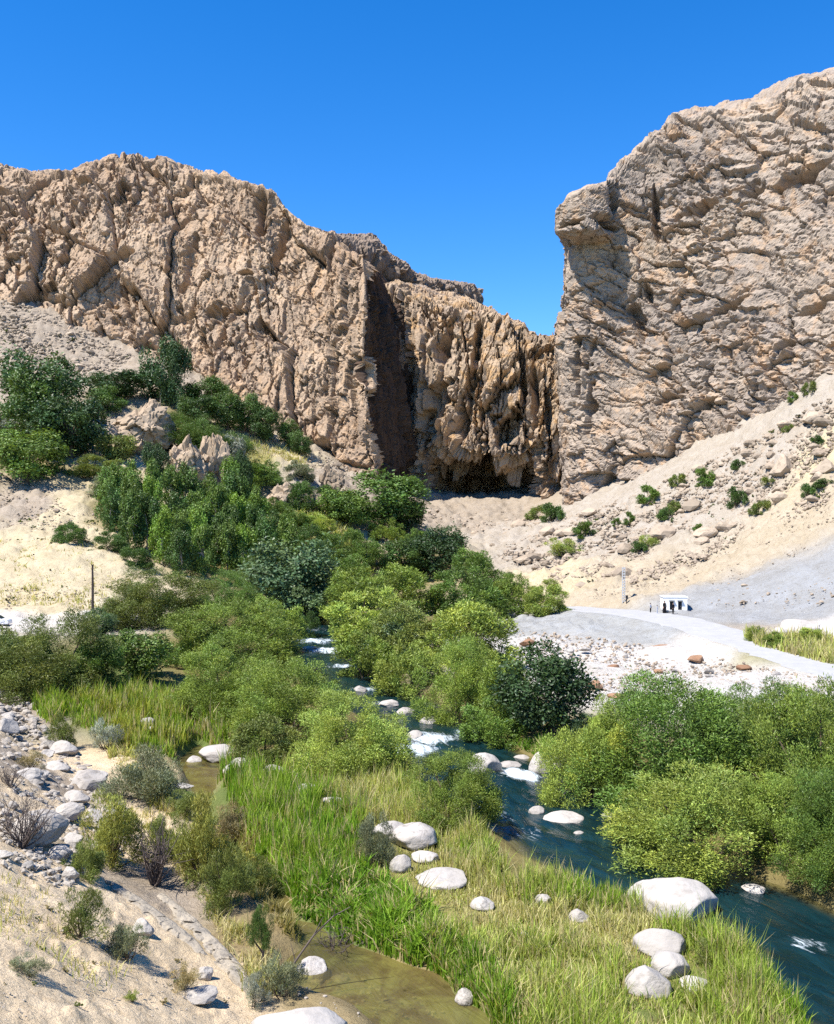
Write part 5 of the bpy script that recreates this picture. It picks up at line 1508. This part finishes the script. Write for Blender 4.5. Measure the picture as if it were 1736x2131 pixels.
# dark little scrub cushions dotted on the slopes
def cushions(poly, n, seed, lo, hi, label, group, colours):
    pts = scatter(poly, n, seed); hit = ground_hit(pts); r = random.Random(seed)
    for i, c in enumerate(hit):
        w = (lo + (hi - lo) * r.random() ** 1.5) / FPX * c[1]
        plant('tiny%d' % (i % 2), c, w, w * .65, r.choice(colours), label, 'shrub', 'scrub_cushion', group, parts=False)
cushions([(0, 1010), (150, 1020), (310, 1195), (230, 1250), (0, 1270)], 100, 41, 6, 13, 'tiny dark scrub cushion on the cream hillside around the wooden pole', 'scrub cushions on the cream hillside', [OLIVE, (.10, .085, .045), DRY])
cushions(TALUS_P, 60, 42, 7, 17, 'tiny dark scrub cushion between the rocks of the right talus', 'scrub cushions on the right talus', [OLIVE, (.10, .10, .05), DEEP])
cushions(LRUB_P, 40, 43, 6, 12, 'tiny scrub cushion in the rubble fan below the left cliff', 'scrub cushions in the rubble fan', [(.10, .10, .05), OLIVE])
cushions([(0, 1850), (150, 1890), (400, 1990), (480, 2090), (200, 2110), (0, 2080)], 22, 44, 9, 24, 'tiny dry weed on the bare sand of the near slope', 'dry weeds on the near slope', [DRY, OLIVE])

# ------------------------------------------------------------------ man made things
def box(c, s):
    x, y, z = c; a, b, h = (k / 2 for k in s)
    v = np.array([(x + i * a, y + j * b, z + k * h) for k in (-1, 1) for j in (-1, 1) for i in (-1, 1)])
    f = np.array([(0, 2, 3, 1), (4, 5, 7, 6), (0, 1, 5, 4), (2, 6, 7, 3), (0, 4, 6, 2), (1, 3, 7, 5)])
    return v, f
def part(name, shapes, mat, parent, smooth=False):
    v, f = join(shapes)
    return link(name, mesh_np(name, v, f, M[mat], smooth), parent=parent)

# dark wooden pole on the cream hillside
c = ground_hit([(193, 1278)])[0]; hp = (1278 - 1176) / FPX * c[1]
e = link('utility_pole', None, tuple(c)); tag(e, 'dark wooden pole standing on the cream hillside', 'pole')
part('shaft', [tube([(0, 0, -.4), (.01, 0, hp * .5), (-.02, 0, hp)], .16, .10, 8)], 'wood_pole', e, True)
part('cap', [box((-.02, 0, hp + .02), (.26, .26, .06))], 'wood_pole', e)

# concrete ladder pole by the road
c = ground_hit([(1298, 1254)])[0]; hp = (1254 - 1180) / FPX * c[1]
e = link('utility_pole', None, tuple(c)); tag(e, 'pale concrete ladder type pole at the roadside left of the hut', 'pole')
for s_ in (-1, 1): part('flange', [box((s_ * .15, 0, hp / 2 - .2), (.07, .26, hp + .4))], 'concrete', e)
nrung = 13
for i in range(nrung): part('web', [box((0, 0, hp * (i + .5) / nrung), (.24, .20, hp / nrung * .45))], 'concrete', e)
c2 = ground_hit([(1304, 1256)])[0]
e = link('meter_post', None, tuple(c2)); tag(e, 'short black post with a box beside the concrete pole', 'post')
part('post', [box((0, 0, .35), (.10, .10, .9))], 'dark_paint', e); part('box', [box((.02, -.08, .85), (.28, .18, .36))], 'dark_paint', e)

# hut
c = ground_hit([(1406, 1270)])[0]; D = c[1]; u = D / FPX
e = link('hut', None, (c[0], c[1], c[2] - .05), -.05); tag(e, 'small white roadside hut with two dark doorways', 'hut')
W_, H_, B_ = 48 * u, 27 * u, 34 * u
dw, dh = 8 * u, 19 * u
xs = [-8 * u, 9 * u]                           # doorway centres
edges = [-W_ / 2, xs[0] - dw / 2, xs[0] + dw / 2, xs[1] - dw / 2, xs[1] + dw / 2, W_ / 2]
t_ = .12
front = [box(((edges[i] + edges[i + 1]) / 2, 0, H_ / 2), (edges[i + 1] - edges[i], t_, H_)) for i in (0, 2, 4)]
front += [box((x, 0, (dh + H_) / 2), (dw, t_, H_ - dh)) for x in xs]
part('wall', front, 'white_wall', e)
part('wall', [box((-W_ / 2 + t_ / 2, B_ / 2 + t_ / 2, H_ / 2), (t_, B_, H_))], 'white_wall', e)
part('wall', [box((W_ / 2 - t_ / 2, B_ / 2 + t_ / 2, H_ / 2), (t_, B_, H_))], 'white_wall', e)
part('wall', [box((0, B_ + t_ + .002, H_ / 2), (W_, t_, H_))], 'white_wall', e)
part('roof', [box((0, B_ / 2 + t_ / 2, H_ + .06), (W_ + .15, B_ + t_ + .2, .10))], 'white_wall', e)
for x in xs:
    d_ = part('door', [box((x, .16, dh / 2), (dw * .96, .05, dh))], 'dark_paint', e)
    part('handle', [box((x + dw * .3, .12, dh * .5), (.03, .05, .12))], 'metal', d_)
    part('canopy', [box((x, -.16, dh + .10), (dw * 1.35, .30, .06))], 'dark_paint', e)
part('step', [box((0, -.35, .04), (W_ * .9, .5, .14))], 'concrete', e)

# people beside the hut
def person(px, py, hpx, label, cloth, lower, seed, robe):
    c = ground_hit([(px, py)])[0]; h = hpx / FPX * c[1] * S                 # metres
    e = link('person', None, tuple(c), .3 * seed); tag(e, label, 'person')
    k = h / 1.7
    J = [((0, 0, .93), .15), ((0, 0, 1.15), .14), ((0, 0, 1.36), .15), ((0, 0, 1.46), .06), ((0, -.01, 1.55), .085), ((0, -.01, 1.64), .09),
         ((.18, 0, 1.38), .06), ((.24, -.02, 1.12), .05), ((.22, -.12, .90), .04), ((-.18, 0, 1.38), .06), ((-.24, -.02, 1.12), .05), ((-.22, -.10, .88), .04),
         ((.09, 0, .88), .11 if not robe else .17), ((.10, -.02, .48), .07 if not robe else .19), ((.10, .0, .06), .05 if not robe else .20), ((-.09, 0, .88), .11 if not robe else .17), ((-.10, .02, .48), .07 if not robe else .19), ((-.10, .03, .06), .05 if not robe else .20),
         ((.22, -.17, .82), .03), ((-.22, -.15, .80), .03), ((.10, -.14, .04), .04), ((-.10, -.11, .04), .04)]
    E = [(0, 1), (1, 2), (2, 3), (3, 4), (4, 5), (2, 6), (6, 7), (7, 8), (2, 9), (9, 10), (10, 11), (0, 12), (12, 13), (13, 14), (0, 15), (15, 16), (16, 17), (8, 18), (11, 19), (14, 20), (17, 21)]
    me = bpy.data.meshes.new('body'); me.from_pydata([tuple(q * k for q in j[0]) for j in J], E, [])
    for m_ in ('skin', cloth, lower): me.materials.append(M[m_])
    o = bpy.data.objects.new('body', me); COL.objects.link(o); o.parent = e
    md = o.modifiers.new('skin', 'SKIN'); sv = me.skin_vertices[0].data
    for i, j in enumerate(J): sv[i].radius = (j[1] * k, j[1] * k * (.75 if i < 3 else 1)); sv[i].use_root = (i == 0)
    o.modifiers.new('sub', 'SUBSURF').levels = 1
    dg = bpy.context.evaluated_depsgraph_get(); me2 = bpy.data.meshes.new_from_object(o.evaluated_get(dg)); o.modifiers.clear(); o.data = me2
    for pl in me2.polygons:
        z = pl.center.z / k; ax = abs(pl.center.x) / k
        pl.material_index = 0 if (z > 1.44 or (z < .90 and ax > .17 and z > .7)) else (1 if z > .92 else 2)
    v, f = ico(2); v = v * np.array([.10, .115, .11]) * k; v = v[:, :]; keep = [t for t in f if v[t].mean(0)[1] > -.035 * k or v[t].mean(0)[2] > .045 * k]
    v = v + np.array([0, .012, 1.635]) * k
    link('hair', mesh_np('hair', v / S, np.array(keep), M['hair'], True), parent=e)
    return e
person(1383, 1276, 25, 'person in long black clothes standing left of the hut', 'black_cloth', 'black_cloth', 1, True)
person(1401, 1278, 24, 'person in black standing before the left doorway of the hut', 'black_cloth', 'black_cloth', 2, False)
person(1354, 1275, 20, 'person in pale clothes farthest left of the hut', 'pale_cloth', 'black_cloth', 3, False)
person(1368, 1277, 18, 'shorter person in pale clothes between the others left of the hut', 'pale_cloth', 'pale_cloth', 4, False)

# parked car at the left edge
c = ground_hit([(-10, 1303)])[0]
e = link('parked_car', None, (c[0], c[1], c[2] + .02), 0.05); tag(e, 'pale parked car cut by the left picture edge', 'car')
side = [(-1.55, .25), (-1.58, .55), (-1.45, .72), (-1.05, .78), (-.62, 1.10), (.35, 1.12), (.80, .80), (1.45, .70), (1.60, .50), (1.58, .25)]
n = len(side); wv_ = [-.62, -.66, .66, .62]
bv = []
for j, yy in enumerate((-.64, .64)):
    for (x, z) in side: bv.append((x, yy * (.86 if z > .9 else 1.0), z))
bv = np.array(bv)
me = bpy.data.meshes.new('body')
me.from_pydata([tuple(q * S) for q in bv], [], [tuple(range(n))[::-1], tuple(range(n, 2 * n))] + [(i, (i + 1) % n, n + (i + 1) % n, n + i) for i in range(n)])
me.materials.append(M['car_paint']); o = link('body', me, parent=e)
b = o.modifiers.new('bevel', 'BEVEL'); b.width = .06; b.segments = 3
for sy in (-1, 1):
    y_ = sy * .615
    for q in ([(-.92, .80), (-.58, 1.05), (-.12, 1.06), (-.12, .80)], [(-.06, .80), (-.06, 1.06), (.32, 1.06), (.66, .80)]):
        v = np.array([(x, y_ + (0.045 - (z - .8) * .16) * sy + d * sy, z) for d in (0, .02) for (x, z) in q])
        part('window', [(v, np.array([(0, 1, 2, 3), (7, 6, 5, 4), (0, 4, 5, 1), (1, 5, 6, 2), (2, 6, 7, 3), (3, 7, 4, 0)]))], 'glass', e)
for (xa, za, xb, zb) in ((.40, 1.10, .80, .81), (-.66, 1.09, -1.04, .80)):
    sx = 1 if xa > 0 else -1
    v = np.array([(xa + d * sx, yy * .86, za + d) for d in (0, .02) for yy in (-.52, .52)] + [(xb + d * sx, yy, zb + d) for d in (0, .02) for yy in (-.56, .56)])
    part('windscreen' if sx > 0 else 'rear_window', [(v, np.array([(2, 3, 7, 6), (0, 4, 5, 1), (0, 1, 3, 2), (4, 6, 7, 5), (0, 2, 6, 4), (1, 5, 7, 3)]))], 'glass', e)
for sx in (-1, 1):
    for sy in (-1, 1):
        a = np.linspace(0, 2 * np.pi, 20, endpoint=False)
        def disc(r, y0, y1):
            v = np.array([(sx * 1.0 + r * math.cos(t), y, .24 + r * math.sin(t)) for y in (y0, y1) for t in a])
            m_ = 20
            return v, np.array([(i, (i + 1) % m_, m_ + (i + 1) % m_, m_ + i) for i in range(m_)] + [(m_ + i, m_ + (i + 1) % m_, m_ + (i + 6) % m_, m_ + (i + 5) % m_) for i in range(0)])
        w_ = part('wheel', [disc(.24, sy * .50, sy * .665), tube([(sx * 1.0, sy * .5, .24), (sx * 1.0, sy * .66, .24)], .235, .235, 20)], 'rubber', e)
        part('rim', [tube([(sx * 1.0, sy * .60, .24), (sx * 1.0, sy * .668, .24), (sx * 1.0, sy * .672, .24)], .15, .02, 12)], 'metal', w_)
    for sy in (-1, 1): part('headlight' if sx > 0 else 'tail_light', [box((sx * 1.555, sy * .48, .56), (.06, .22, .12))], 'metal' if sx > 0 else 'brown_rock', e)
